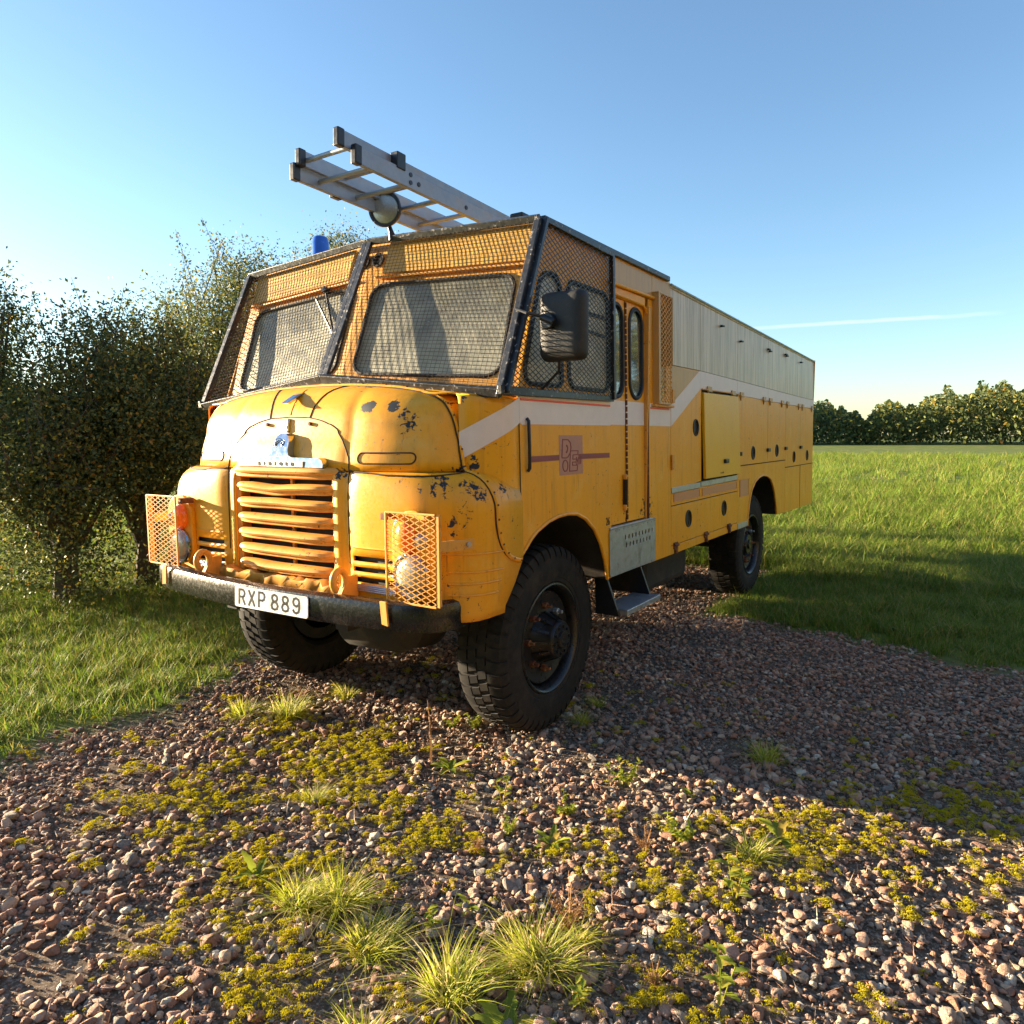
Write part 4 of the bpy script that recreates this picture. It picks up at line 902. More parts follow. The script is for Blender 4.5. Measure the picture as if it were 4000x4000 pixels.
# ---- wheels
def tread_mat():
    s = NT('tyre_rubber'); v = s.coord(); n1 = s.noise(v, 22, 6, .65)
    c = s.mix(s.grey(n1, .35, .7), (.012, .012, .013), (.026, .024, .021)); c = s.mix(s.grey(s.noise(v, 4, 5, .7), .5, .7, 0, .4), c, (.075, .058, .040))
    return s.done(s.bsdf(col=c, rough=.75, normal=s.bump(n1, .2, .004), spec=.2))
MTYR = tread_mat()
MRIM = simple('black_rim_paint', (.016, .016, .016), .32, 0, .4, 30, .25, dirt=(.028, .021, .015))
def wheel(x, y, sx, rear=False, R0=.55):
    o = Vector((x, y, .545)); ax = (sx, 0, 0)
    wh = MB().lathe([(-.10, .20), (-.10, .27), (.09, .268), (.118, .272), (.138, .285), (.142, .292), (.140, .300), (.132, .303), (.128, .296), (.12, .284), (.09, .276)], o, ax, 56).build('wheel', MRIM, T, smooth=True, label='black dished wheel with rusty nuts')
    TR = lambda r: r if r < .30 else .30 + (r - .30) * .815
    prof = [(-.11, .285), (-.138, .31), (-.146, .37), (-.147, .42), (-.143, .47), (-.136, .500), (-.122, .528), (-.10, .539), (-.05, .543), (0, .544), (.05, .543), (.10, .539), (.122, .528), (.136, .500), (.143, .47), (.147, .42), (.1465, .37), (.143, .34), (.1405, .338), (.139, .312), (.125, .292)]
    prof = [(a_, TR(b_)) for a_, b_ in prof]; ty = MB().lathe(prof, o, ax, 72)
    N = 46
    def pt(a, r, h): r = TR(r); return Vector((x + sx * h, y + r * math.sin(a), .545 + r * math.cos(a)))
    for k in range(N):
        a0 = 2 * math.pi * k / N; da = 2 * math.pi / N
        for side_ in (1, -1):
            a1 = a0 + (.5 * da if side_ < 0 else 0); e = da * .36
            # shoulder lug wrapping over the edge
            q = []
            for h, r in ((.060, .5535), (.104, .5505), (.128, .537), (.143, .503), (.1455, .48)):
                q.append((h * side_, r))
            vs = []
            for h, r in q:
                for s_ in (-1, 1):
                    vs.append(pt(a1 + s_ * e + (.0 if abs(h) > .09 else .25 * e), r, h)); vs.append(pt(a1 + s_ * e, r - .03, h * .97))
            fs = []
            for i in range(4):
                b = i * 4; c = b + 4; fs += [(b, c, c + 2, b + 2), (b, b + 1, c + 1, c), (b + 2, c + 2, c + 3, b + 3)]
            fs += [(0, 2, 3, 1), (16, 17, 19, 18)]
            ty.add(vs, fs)
        for h0, sh in ((.028, .25), (-.028, .75)):
            a1 = a0 + da * sh; e = da * .40
            A = [pt(a1 - e, .553, h0 - .024), pt(a1 + e * .5, .554, h0 - .024), pt(a1 + e, .554, h0 + .024), pt(a1 - e * .5, .553, h0 + .024)]
            Bq = [pt(a1 - e, .535, h0 - .024), pt(a1 + e * .5, .535, h0 - .024), pt(a1 + e, .535, h0 + .024), pt(a1 - e * .5, .535, h0 + .024)]
            ty.hexa(Bq, A)
    ty.build('tyre', MTYR, wh, smooth=True, angle=30)
    MB().lathe([(-.02, .268), (.075, .262), (.092, .250), (.088, .225), (.082, .20), (.082, .15), (.086, .13)], o, ax, 48).build('wheel_disc', MRIM, wh, smooth=True)
    hp = .205 if not rear else .12
    hub = MB().lathe([(.080, .140), (.105, .128), (hp - .06, .108), (hp - .025, .103), (hp - .012, .100), (hp - .004, .094), (hp - .004, .050), (hp + .010, .046), (hp + .012, .036), (hp + .004, 0)], o, ax, 40)
    if not rear:
        for k in range(10):
            a = 2 * math.pi * k / 10 + .2; r = .073; p = Vector((x + sx * (hp - .006), y + r * math.sin(a), .545 + r * math.cos(a))); hub.cyl(p, p + Vector((sx * .012, 0, 0)), .009, 6)
        for k in range(12):
            a = 2 * math.pi * k / 12; p = Vector((x + sx * .09, y + .138 * math.sin(a), .545 + .138 * math.cos(a))); p2 = Vector((x + sx * (hp - .03), y + .102 * math.sin(a), .545 + .102 * math.cos(a))); hub.bar(p, p2, .010, .016, (0, math.cos(a), -math.sin(a)))
    hub.build('hub', MRIM, wh, smooth=True)
    for k in range(8):
        a = 2 * math.pi * (k + .05) / 8; r = .172; p = Vector((x + sx * .078, y + r * math.sin(a), .545 + r * math.cos(a)))
        MB().cyl(p, p + Vector((sx * .030, 0, 0)), .019, 6).cyl(p + Vector((sx * .028, 0, 0)), p + Vector((sx * .055, 0, 0)), .010, 8).build('wheel_nut', MRST if k not in (1,) else MALU, wh, bevel=.002)
    return wh
wheel(.882, 0, 1); wheel(-.882, 0, -1); wheel(.882, 3.97, 1, True); wheel(-.882, 3.97, -1, True)

# ================================================================== LADDER (rests on the roof rack)
LD = thing('ladder', (.30, -.90, 2.84), 'two-section aluminium ladder lying along the roof and overhanging the cab', 'ladder')
lo = Vector((.30, -.90, 2.84))
def LB(): return MB()
def lp(p): return Vector(p) - lo
def rail(x, z0, z1, name='ladder_rail', ya=-.88, yb=3.2):
    t = .024; q = MB()
    q.box(x - t / 2 - .30, x + t / 2 - .30, ya + .90, yb + .90, z0 - 2.84, z1 - 2.84)
    return q.build(name, MALD, LD, bevel=.003)
for x, z0, z1, ya in ((.10, 2.862, 2.934, -.87), (.50, 2.858, 2.936, -.86), (.128, 2.926, 2.998, -.86), (.463, 2.920, 2.992, -.93)):
    rail(x, z0, z1, ya=ya)
    MB().box(x - .017 - .30, x + .017 - .30, ya + .90 - .012, ya + .90 + .030, z0 - 2.84 - .004, z1 - 2.84 + .004).build('end_cap', MPLA, LD, bevel=.006)
for k in range(16):
    y = -.72 + .25 * k; MB().cyl((.112 - .3, y + .9, 2.894 - 2.84), (.488 - .3, y + .9, 2.894 - 2.84), .012, 10).build('rung', MALD, LD, smooth=True)
    y = -.82 + .25 * k; MB().cyl((.140 - .3, y + .9, 2.958 - 2.84), (.452 - .3, y + .9, 2.958 - 2.84), .012, 10).build('rung', MALD, LD, smooth=True)
for x, y in ((.50, -.60), (.10, -.62)):
    s_ = 1 if x > .3 else -1
    MB().box(x - .03 - .3, x + .018 * s_ - .3 if s_ > 0 else x + .0 - .3, y + .90, y + .96, (2.925 if s_ > 0 else 2.858) - 2.84, (3.002 if s_ > 0 else 2.938) - 2.84).build('ladder_clamp', MPLA, LD, bevel=.004)
for y, z in ((-.50, 2.922), (-.50, 2.885), (-.44, 2.895), (-.05, 2.897), (.30, 2.897), (.62, 2.897)):
    MB().cyl((.511 - .3, y + .9, z - 2.84), (.516 - .3, y + .9, z - 2.84), .011, 12).build('rivet', MPLA, LD)
LD.rotation_euler = (-.035, 0, 0)
# rack under the ladder
for y, zt in ((.55, 2.808), (2.2, 2.751)):
    MB().box(.02, .60, y, y + .05, zt - .04, zt).box(.03, .07, y, y + .05, 2.60, zt - .04).box(.54, .58, y, y + .05, 2.60, zt - .04).build('ladder_rack', MBLK, T, bevel=.003)

# ================================================================== GROUND
def hgt(x, y):
    return .012 * math.sin(x * 1.7 + .3) * math.sin(y * 1.3) + .010 * noise.noise(Vector((x * 1.5, y * 1.5, 0)))
def near_mask(x, y):   # keep flat under the wheels
    return 1.
GL = .038
def gz(x, y):
    d = math.hypot(x, y); return hgt(x, y) * (1 if d < 12 else 12 / d) + GL
def grass_f(x, y):
    w = .25 * noise.noise(Vector((x * 1.4, y * 1.4, 3.))) + .12 * noise.noise(Vector((x * 4, y * 4, 5.)))
    a = (-1.42 + (.35 if y < -.4 else 0)) - x
    b = max(y - 5.2, min(y - (2.95 - .22 * (x - .9)), (x - .86) * 2.2))
    c = -1.2 * (y + 5.0)
    return max(a, b, c) + w
def axis(lo, hi, dense_lo, dense_hi, step):
    a = list(np.arange(dense_lo, dense_hi + 1e-6, step)); s = step; v = dense_hi
    while v < hi: s *= 1.35; v += s; a.append(min(v, hi))
    s = step; v = dense_lo
    while v > lo: s *= 1.35; v -= s; a.insert(0, max(v, lo))
    return a
gx = axis(-700, 700, -6, 9, .12); gy = axis(-700, 700, -5, 10, .12)
gv = [(x, y, gz(x, y) if abs(x) < 40 and abs(y) < 40 else GL) for y in gy for x in gx]; nx = len(gx)
g = MB(); g.v = gv; g.f = [(j * nx + i, j * nx + i + 1, (j + 1) * nx + i + 1, (j + 1) * nx + i) for j in range(len(gy) - 1) for i in range(nx - 1)]
s = NT('soil_and_turf'); v = s.coord(); a = s.noise(v, 9, 8, .7); b = s.noise(v, .6, 5, .6); c_ = s.noise(v, 60, 5, .7)
soil = s.mix(s.grey(a, .35, .7), (.080, .056, .036), (.17, .125, .085)); soil = s.mix(s.grey(c_, .50, .64), soil, (.34, .27, .21))
turf = s.mix(s.grey(a, .3, .7), (.085, .13, .022), (.15, .19, .035)); turf = s.mix(s.grey(b, .45, .7), turf, (.24, .23, .07))
at = s.n('Attribute', attribute_name='turf'); col = s.mix(at.outputs['Fac'], soil, turf)
MGND = s.done(s.bsdf(col=col, rough=.95, normal=s.bump(a, .8, .02), spec=.15))
go = g.build('ground', MGND, None, smooth=True, kind='structure')
att = go.data.attributes.new('turf', 'FLOAT', 'POINT')
att.data.foreach_set('value', [min(1, max(0, grass_f(x, y) * 3 + .5)) for x, y, z in gv])

def instancer(name, variants, P, rot, scl, label, idx=None, kind='stuff'):
    """one object: points carrying variant meshes"""
    me = bpy.data.meshes.new(name + '_points'); me.vertices.add(len(P)); me.vertices.foreach_set('co', np.asarray(P, dtype=np.float32).ravel())
    a = me.attributes.new('rot', 'FLOAT_VECTOR', 'POINT'); a.data.foreach_set('vector', np.asarray(rot, dtype=np.float32).ravel())
    a = me.attributes.new('scl', 'FLOAT_VECTOR', 'POINT'); a.data.foreach_set('vector', np.asarray(scl, dtype=np.float32).ravel())
    a = me.attributes.new('idx', 'INT', 'POINT'); a.data.foreach_set('value', np.asarray(idx if idx is not None else rng.integers(0, len(variants), len(P)), dtype=np.int32))
    o = bpy.data.objects.new(name, me); COL.objects.link(o); o['kind'] = kind
    if label: o['label'] = label
    ng = bpy.data.node_groups.new(name + '_scatter', 'GeometryNodeTree')
    ng.interface.new_socket('Geometry', in_out='INPUT', socket_type='NodeSocketGeometry'); ng.interface.new_socket('Geometry', in_out='OUTPUT', socket_type='NodeSocketGeometry')
    N = ng.nodes; gi = N.new('NodeGroupInput'); gout = N.new('NodeGroupOutput'); iop = N.new('GeometryNodeInstanceOnPoints')
    ji = N.new('GeometryNodeGeometryToInstance')
    for vo in reversed(variants):
        oi = N.new('GeometryNodeObjectInfo'); oi.inputs['Object'].default_value = vo; oi.transform_space = 'ORIGINAL'; oi.inputs['As Instance'].default_value = True
        ng.links.new(oi.outputs['Geometry'], ji.inputs[0])
    def att(nm, typ):
        n_ = N.new('GeometryNodeInputNamedAttribute'); n_.data_type = typ; n_.inputs[0].default_value = nm; return n_.outputs['Attribute']
    ng.links.new(gi.outputs[0], iop.inputs['Points']); ng.links.new(ji.outputs[0], iop.inputs['Instance']); iop.inputs['Pick Instance'].default_value = True
    ng.links.new(att('idx', 'INT'), iop.inputs['Instance Index'])
    er = N.new('FunctionNodeEulerToRotation'); ng.links.new(att('rot', 'FLOAT_VECTOR'), er.inputs[0]); ng.links.new(er.outputs[0], iop.inputs['Rotation'])
    ng.links.new(att('scl', 'FLOAT_VECTOR'), iop.inputs['Scale']); ng.links.new(iop.outputs[0], gout.inputs[0])
    o.modifiers.new('scatter', 'NODES').node_group = ng
    return o
def proto(name, mb, mat, smooth=False):
    o = mb.build(name, mat, None, smooth=smooth); COL.objects.unlink(o); o.hide_render = False; return o
# stone shapes and materials
def stone_mat():
    s = NT('gravel_stone'); oi = s.n('ObjectInfo'); v = s.coord(); n1 = s.noise(v, 1.3, 6, .7); n2 = s.noise(v, 7, 4, .7)
    c = s.ramp(oi.outputs['Random'], [(0, (0.362, 0.199, 0.135)), (.18, (0.575, 0.342, 0.234)), (.36, (0.446, 0.360, 0.281)), (.5, (0.637, 0.407, 0.281)), (.64, (0.276, 0.247, 0.212)), (.74, (0.701, 0.511, 0.349)), (.86, (0.467, 0.238, 0.144)), (.95, (0.740, 0.680, 0.544))], 'CONSTANT')
    c = s.mix(s.grey(n1, .35, .7, 0, .5), c, (.16, .11, .08)); c = s.mix(s.grey(n2, .56, .68, 0, .5), c, (.40, .35, .32)); c = s.mix(s.grey(n2, .30, .40, .5, 0), c, (.07, .055, .05))
    return s.done(s.bsdf(col=c, rough=.8, normal=s.bump(s.math('ADD', n1, s.math('MULTIPLY', n2, .3)), .5, .3), spec=.3))
MSTN = stone_mat()
stones = []
for k in range(10):
    bm = bmesh.new(); rr = random.Random(100 + k)
    for _ in range(15 if k < 7 else 11):
        d = Vector((rr.gauss(0, 1), rr.gauss(0, 1), rr.gauss(0, 1))).normalized() * rr.uniform(.82, 1.05)
        bm.verts.new((d.x * rr.uniform(.9, 1.2), d.y * .85, d.z * .66))
    r_ = bmesh.ops.convex_hull(bm, input=bm.verts); bmesh.ops.delete(bm, geom=[e for e in r_['geom_interior'] if isinstance(e, bmesh.types.BMVert)], context='VERTS')
    bmesh.ops.bevel(bm, geom=list(bm.edges) + list(bm.verts), offset=.10, segments=1, affect='EDGES')
    bmesh.ops.recalc_face_normals(bm, faces=bm.faces)
    me = bpy.data.meshes.new('stone'); bm.to_mesh(me); bm.free(); me.materials.append(MSTN); me.shade_smooth(); me.set_sharp_from_angle(angle=R(38))
    stones.append(bpy.data.objects.new('stone', me))
FWD = np.array([fw.x, fw.y]); CXY = np.array([CAM.x, CAM.y])
def scatter(n, x0, x1, y0, y1, keep):
    P = np.column_stack([rng.uniform(x0, x1, n), rng.uniform(y0, y1, n)]); out = [p for p in P if keep(p[0], p[1])]; return np.array(out) if out else np.zeros((0, 2))
def inview(x, y, mrg=.9):   # generous wedge in front of the lens
    dx, dy = x - CAM.x, y - CAM.y; f = dx * fw.x + dy * fw.y; r = dx * rt.x + dy * rt.y; return f > .6 and abs(r) < f * .95 + mrg
SP = []; SS = []
def moss_f(x, y):
    m = 0
    for cx, cy, r, a in ((.27, -.90, .38, 1.2), (.62, -1.08, .30, .9), (1.05, -1.18, .30, .9), (.9, -1.75, .45, .75), (1.25, -2.0, .35, .6), (2.45, -.45, .45, .8), (2.1, -.95, .35, .5), (1.75, -1.0, .3, .45), (2.25, -1.35, .35, .5), (-.3, -.85, .3, .6), (.1, -1.5, .5, .7), (2.9, .1, .6, .6)):
        m = max(m, a * max(0, 1 - math.hypot(x - cx, y - cy) / r / 1.25))
    return m * 1.05 + .62 * noise.noise(Vector((x * 5.5, y * 5.5, 9))) + .75 * noise.noise(Vector((x * 13, y * 13, 2))) + .3 * noise.noise(Vector((x * 31, y * 31, 5))) - .27
def sz_far(x, y): return math.hypot(x - CAM.x, y - CAM.y)
for n, smin, smax, x0, x1, y0, y1, lift in ((70000, .0028, .0065, -1.2, 4.0, -3.2, 1.2, .6), (34000, .0075, .015, -2.4, 4.6, -3.2, 3.4, .3), (26000, .013, .021, -2.4, 4.6, -3.2, 3.4, .45), (2600, .019, .033, -.5, 4.0, -3.0, .6, .4), (1200, .021, .032, -2.2, 4.6, -3.2, 3.0, .4), (16000, .012, .022, -1.6, 6.0, 1.0, 5.3, .45), (9000, .012, .024, 4.6, 9, -4, 3.5, .4), (7000, .012, .024, -5, -1.3, -5, -.6, .4)):
    for x, y in scatter(n, x0, x1, y0, y1, lambda a, b: inview(a, b, 1.4)):
        gf = grass_f(x, y)
        if gf > .12 or (gf > -.12 and random.random() < .5): continue
        mf = moss_f(x, y)
        if mf > .15 and random.random() < .42: continue
        bare = noise.noise(Vector((x * 2.2, y * 2.2, 21)))
        if bare > .28 and random.random() < .55: continue
        s_ = random.uniform(smin, smax) * (1.1 if bare < 0 else .95); SP.append((x, y, gz(x, y) + s_ * random.uniform(.1, lift) + .002)); SS.append(s_)
SP = np.array(SP); SS = np.array(SS); nS = len(SP)
instancer('gravel', stones, SP, np.column_stack([rng.uniform(-.35, .35, nS), rng.uniform(-.35, .35, nS), rng.uniform(0, 6.28, nS)]), SS[:, None] * rng.uniform(.85, 1.2, (nS, 3)), 'loose pink and grey crushed stone covering the track')
# moss
def veg_mat(name, stops, trans=.35, rough=.6, per='island'):
    s = NT(name)
    if per == 'island': f = s.n('NewGeometry').outputs['Random Per Island']
    else: f = s.n('ObjectInfo').outputs['Random']
    c = s.ramp(f, stops); n1 = s.noise(s.coord(), 6, 3); c = s.mix(s.grey(n1, .35, .7, 0, .3), c, tuple(x * .75 for x in stops[0][1]))
    p = s.bsdf(col=c, rough=rough, spec=.3); t = s.n('BsdfTranslucent'); s.l(c, t.inputs[0]); m = s.n('MixShader'); m.inputs[0].default_value = trans
    s.l(p.outputs[0], m.inputs[1]); s.l(t.outputs[0], m.inputs[2]); return s.done(m)
MMOS = veg_mat('moss', [(0, (.40, .38, .012)), (.5, (.66, .60, .016)), (.85, (.78, .66, .02)), (1, (.52, .30, .03))], .3, .8)
moss = []
for k in range(4):
    q = MB(); rr = random.Random(k)
    for _ in range(42):
        a = rr.uniform(0, 6.28); d = rr.random() ** .6; x, y = d * math.cos(a), d * math.sin(a) * .8; h = .42 * (1 - d * d) + .05; w = rr.uniform(.10, .18)
        for t in range(4):
            b = rr.uniform(0, 6.28); p = Vector((x, y, h - .05)); q.add([p + Vector((math.cos(b), math.sin(b), 0)) * w * .5, p + Vector((math.cos(b + 2.2), math.sin(b + 2.2), 0)) * w * .5, p + Vector((rr.uniform(-.1, .1), rr.uniform(-.1, .1), rr.uniform(.12, .24)))], [(0, 1, 2)])
    moss.append(proto('moss_clump', q, MMOS))
MP = []; MS = []
for x, y in scatter(95000, -1.8, 4.2, -3.0, 1.2, lambda a, b: inview(a, b, .8)):
    mf = moss_f(x, y)
    if mf > .08 + random.random() * .35: s_ = random.uniform(.006, .021); MP.append((x, y, gz(x, y) + .006 + random.uniform(0, .018))); MS.append(s_)
nM = len(MP); instancer('moss', moss, MP, np.column_stack([np.zeros(nM), np.zeros(nM), rng.uniform(0, 6.28, nM)]), np.array(MS)[:, None] * np.ones((1, 3)), 'bright yellow-green moss creeping between the stones')
# grass
def blade(q, base, ang, lean, h, w, segs=4, droop=.5, r_=random):
    d = Vector((math.cos(ang), math.sin(ang), 0)); sd = Vector((-math.sin(ang), math.cos(ang), 0)); pts = []
    for i in range(segs + 1):
        t = i / segs; p = Vector(base) + d * (lean * h * t + droop * h * t ** 2.4) + Vector((0, 0, h * (t - droop * .55 * t ** 2.6))); ww = w * (1 - t ** 1.6) * .5 + .0002
        pts += [p - sd * ww, p + sd * ww]
    q.add(pts, [(2 * i, 2 * i + 1, 2 * i + 3, 2 * i + 2) for i in range(segs)])
MGRS = veg_mat('grass_blades', [(0, (.10, .19, .018)), (.4, (.18, .28, .025)), (.75, (.26, .32, .035)), (.92, (.38, .34, .09)), (1, (.46, .37, .14))], .4)
MGRT = veg_mat('tuft_blades', [(0, (.22, .29, .02)), (.35, (.40, .45, .03)), (.65, (.55, .53, .08)), (.85, (.66, .56, .22)), (1, (.72, .58, .32))], .5)
gcl = []
for k in range(6):
    q = MB(); rr = random.Random(50 + k)
    for _ in range(24): blade(q, (rr.gauss(0, .03), rr.gauss(0, .03), -.005), rr.uniform(0, 6.28), rr.uniform(.05, .5), rr.uniform(.04, .13), rr.uniform(.003, .006), 3, rr.uniform(.1, .7))
    gcl.append(proto('grass_clump', q, MGRS))
GP = []; GS = []
for n, x0, x1, y0, y1, sc_ in ((30000, -6, 5.5, -3, 9, 1.0), (16000, -14, 12, 2.5, 22, 1.5), (9000, -30, 45, 10, 60, 2.6), (4000, -12, -3.5, -10, 3, 1.4), (5000, 4.5, 16, 2, 14, 1.5)):
    for x, y in scatter(n, x0, x1, y0, y1, lambda a, b: inview(a, b, 1.5)):
        gf = grass_f(x, y)
        if gf < .02 + .35 * random.random(): continue
        GP.append((x, y, gz(x, y))); GS.append(sc_ * random.uniform(.6, 1.25) * (1.0 + (.5 if y > 5 else 0)))
nG = len(GP); instancer('grass', gcl, GP, np.column_stack([rng.uniform(-.12, .12, nG), rng.uniform(-.12, .12, nG), rng.uniform(0, 6.28, nG)]), np.array(GS)[:, None] * np.ones((1, 3)), 'rough green grass beside the track and behind the truck')
print('counts', nS, nM, nG)
# individual tufts
def tuft(x, y, rad, h, n, label, seed, dry=.3, spread=.8, w=.0045):
    q = MB(); rr = random.Random(seed); x, y = CAM.x + (x - CAM.x) * .977, CAM.y + (y - CAM.y) * .977
    bias = rr.uniform(0, 6.28)
    for _ in range(int(n * 1.15)):
        a = rr.uniform(0, 6.28); d = rr.random() ** .6 * rad * .45; bent = rr.random() < .22
        aa = a + rr.uniform(-.9, .9) if rr.random() < .65 else bias + rr.gauss(0, .7)
        blade(q, (d * math.cos(a), d * math.sin(a) * .8, -.004), aa, rr.uniform(.1, spread) * (1.5 if bent else 1), h * rr.uniform(.35, 1.1), w * rr.uniform(.4, 1.2), 5, rr.uniform(.9, 1.5) if bent else rr.uniform(.1, .8))
    o = q.build('grass_tuft', MGRT); o.location = (x, y, gz(x, y)); tag(o, label, 'grass tuft', 'grass tufts growing in the gravel'); return o
tuft(1.00, -1.73, .12, .13, 260, 'pale spiky grass tuft, left of the close pair in the lower left gravel', 1)
tuft(1.13, -1.66, .13, .14, 280, 'pale spiky grass tuft, right of the close pair in the lower left gravel', 2)
tuft(1.37, -1.76, .16, .10, 230, 'flattened straggly grass tuft just below the close pair of tufts', 3, spread=1.3)
tuft(1.71, -1.77, .14, .17, 220, 'tall upright grass tuft at the bottom centre of the gravel', 4, spread=.6, w=.006)
tuft(1.86, -1.53, .17, .14, 420, 'largest dense yellow-green grass tuft at the bottom of the gravel', 5)
tuft(1.60, -2.02, .12, .09, 150, 'low grass tuft cut by the bottom edge of the picture', 6, spread=1.1)
tuft(.47, -1.20, .09, .09, 170, 'fine feathery grass tuft just in front of the big moss patch', 7, w=.003)
tuft(-.42, -.62, .20, .15, 220, 'bright sunlit grass tuft in front of the far front wheel', 8, w=.006)
tuft(-.62, -.78, .16, .11, 140, 'low sunlit grass tuft left of the bright one by the far front wheel', 9, w=.006)
tuft(-.36, -.20, .12, .10, 150, 'shaded grass tuft beside the inner edge of the far front tyre', 10)
tuft(1.10, .20, .09, .10, 130, 'shaded grass tuft against the rear of the near front tyre', 11)
tuft(1.05, .50, .09, .08, 100, 'shaded grass tuft on gravel below the crew step', 12)
tuft(2.10, .27, .12, .12, 150, 'lone wispy grass tuft in the shadow right of the front wheel', 13)
tuft(2.26, -.60, .09, .09, 150, 'small yellowish grass tuft near the right edge of the sunlit gravel', 14)
tuft(1.92, -1.36, .06, .10, 70, 'thin upright grass tuft beside a dried weed behind the largest tuft', 15, spread=.4)
tuft(.20, -.95, .08, .06, 90, 'small grass tuft growing inside the big moss patch', 16)
# weeds with broad leaves
MWED = veg_mat('weed_leaves', [(0, (.16, .23, .03)), (.5, (.32, .38, .04)), (.9, (.52, .48, .07)), (1, (.55, .36, .08))], .5)
MDRY = veg_mat('dried_stems', [(0, (.26, .12, .04)), (.6, (.42, .23, .09)), (1, (.50, .32, .14))], .2)
def leafm(q, base, ang, L, w, rise, curl, teeth=0, rr=random):
    d = Vector((math.cos(ang), math.sin(ang), 0)); sd = Vector((-math.sin(ang), math.cos(ang), 0)); pts = []; n = 7
    for i in range(n + 1):
        t = i / n; p = Vector(base) + d * L * t + Vector((0, 0, rise * L * t - curl * L * t * t)); ww = w * math.sin(math.pi * min(1, .08 + t * .92)) ** .7 * (1 - .35 * (i % 2) * teeth)
        pts += [p - sd * ww + Vector((0, 0, ww * .25)), p, p + sd * ww + Vector((0, 0, ww * .25))]
    q.add(pts, [(3 * i + a, 3 * i + a + 1, 3 * i + a + 4, 3 * i + a + 3) for i in range(n) for a in (0, 1)])
def weed(x, y, kind, size, label, seed, mat=None):
    x, y = CAM.x + (x - CAM.x) * .977, CAM.y + (y - CAM.y) * .977; rr = random.Random(seed); q = MB(); root = thing('weed', (x, y, gz(x, y)), label, 'weed', 'weeds growing in the gravel'); st = MB()
    if kind == 'rosette':
        for k in range(9): leafm(q, (0, 0, .004), k * .7 + rr.uniform(-.2, .2), size * rr.uniform(.6, 1.1), size * .17, rr.uniform(.3, 1.0), rr.uniform(.3, .7), 1, rr)
        st.cyl((0, 0, -.01), (0, 0, .012), size * .04, 6)
    elif kind == 'bushy':
        for k in range(7):
            a = rr.uniform(0, 6.28); l = size * rr.uniform(.5, 1.0); tip = Vector((math.cos(a) * l * .55, math.sin(a) * l * .55, l * rr.uniform(.5, .9))); st.tube([(0, 0, -.01), tip * .5 + Vector((0, 0, .01)), tip], .0014, 5)
            for j in range(16):
                p = tip * rr.uniform(.25, 1.0); leafm(q, p, rr.uniform(0, 6.28), size * rr.uniform(.10, .2), size * .045, rr.uniform(-.2, .9), .3, 0, rr)
    elif kind == 'sprig':
        for k in range(3):
            a = rr.uniform(0, 6.28); l = size * rr.uniform(.6, 1.1); tip = Vector((math.cos(a) * l * .3, math.sin(a) * l * .3, l)); st.tube([(0, 0, -.01), tip * .55, tip], .0018, 5)
            for j in range(5): leafm(q, tip * (.3 + .17 * j), a + j * 2.4, size * .35, size * .09, .5, .4, 1, rr)
    elif kind == 'dry':
        for k in range(26):
            a = rr.uniform(0, 6.28); l = size * rr.uniform(.4, 1.05); tip = Vector((math.cos(a) * l * rr.uniform(.1, .6), math.sin(a) * l * rr.uniform(.1, .6), l * rr.uniform(.5, 1))); st.tube([(0, 0, -.01), tip * .5 + Vector((0, 0, .01)), tip], .0011, 4)
            for j in range(4): leafm(q, tip * rr.uniform(.4, 1), rr.uniform(0, 6.28), size * .10, size * .02, .4, .2, 0, rr)
    q.build('leaves', mat or (MDRY if kind == 'dry' else MWED), root, smooth=True); st.build('stem', MDRY if kind in ('dry',) else MWED, root, smooth=True); return root
weed(.49, -.22, 'bushy', .11, 'small leafy weed left of the pair in front of the near front tyre', 21)
weed(.60, -.17, 'bushy', .14, 'taller leafy weed touching the front of the near front tyre', 22)
weed(.80, -.62, 'rosette', .11, 'crinkled green rosette weed near the dry stalk', 23)
weed(1.20, -.75, 'sprig', .11, 'thin upright sprig with two yellow leaves in the middle of the gravel', 24)
weed(1.60, -.33, 'bushy', .14, 'bushy pale weed on sunlit gravel just below the shadow edge', 25)
weed(1.50, -.70, 'bushy', .13, 'low spreading green weed in the middle of the gravel', 26)
weed(1.56, -.93, 'rosette', .09, 'small open rosette weed below the low spreading weed', 27)
weed(1.90, -.24, 'rosette', .07, 'tiny bright green weed on the shadow edge at right', 28)
weed(1.99, -.63, 'bushy', .15, 'long-leaved weed right of centre in the sunlit gravel', 29)
weed(1.90, -.78, 'dry', .13, 'pale half-dried weed with upright stems right of centre', 30)
weed(2.28, -.90, 'sprig', .15, 'toothed-leaf weed with spread stems near the right edge', 31)
weed(2.32, -.42, 'rosette', .12, 'round-leaved weed by the right edge of the picture', 32)
weed(1.34, -1.13, 'dry', .10, 'reddish dried weed beside a yellow leaf in the left gravel', 33)
weed(1.86, -1.33, 'dry', .17, 'tall brown dried weed behind the largest grass tuft', 34)
weed(2.20, -1.42, 'dry', .09, 'rusty orange dried weed in the lower right gravel', 35)
weed(2.38, -1.38, 'sprig', .14, 'green weed with one upright leaf at the lower right', 36)
weed(.73, -1.70, 'rosette', .10, 'mottled weed with a red leaf at the left edge', 37)
weed(1.49, -1.57, 'sprig', .10, 'yellow toothed weed behind the tall upright grass tuft', 38)
weed(1.52, -1.42, 'rosette', .07, 'small curly green weed above the tall upright grass tuft', 39)
weed(1.13, -1.13, 'rosette', .06, 'small upright leaf pair weed beside the right moss patch', 40)
weed(1.36, -.95, 'bushy', .10, 'yellow-green weed between the middle and left gravel', 41)
weed(2.05, -1.60, 'sprig', .10, 'thin weed just right of the largest grass tuft', 42)
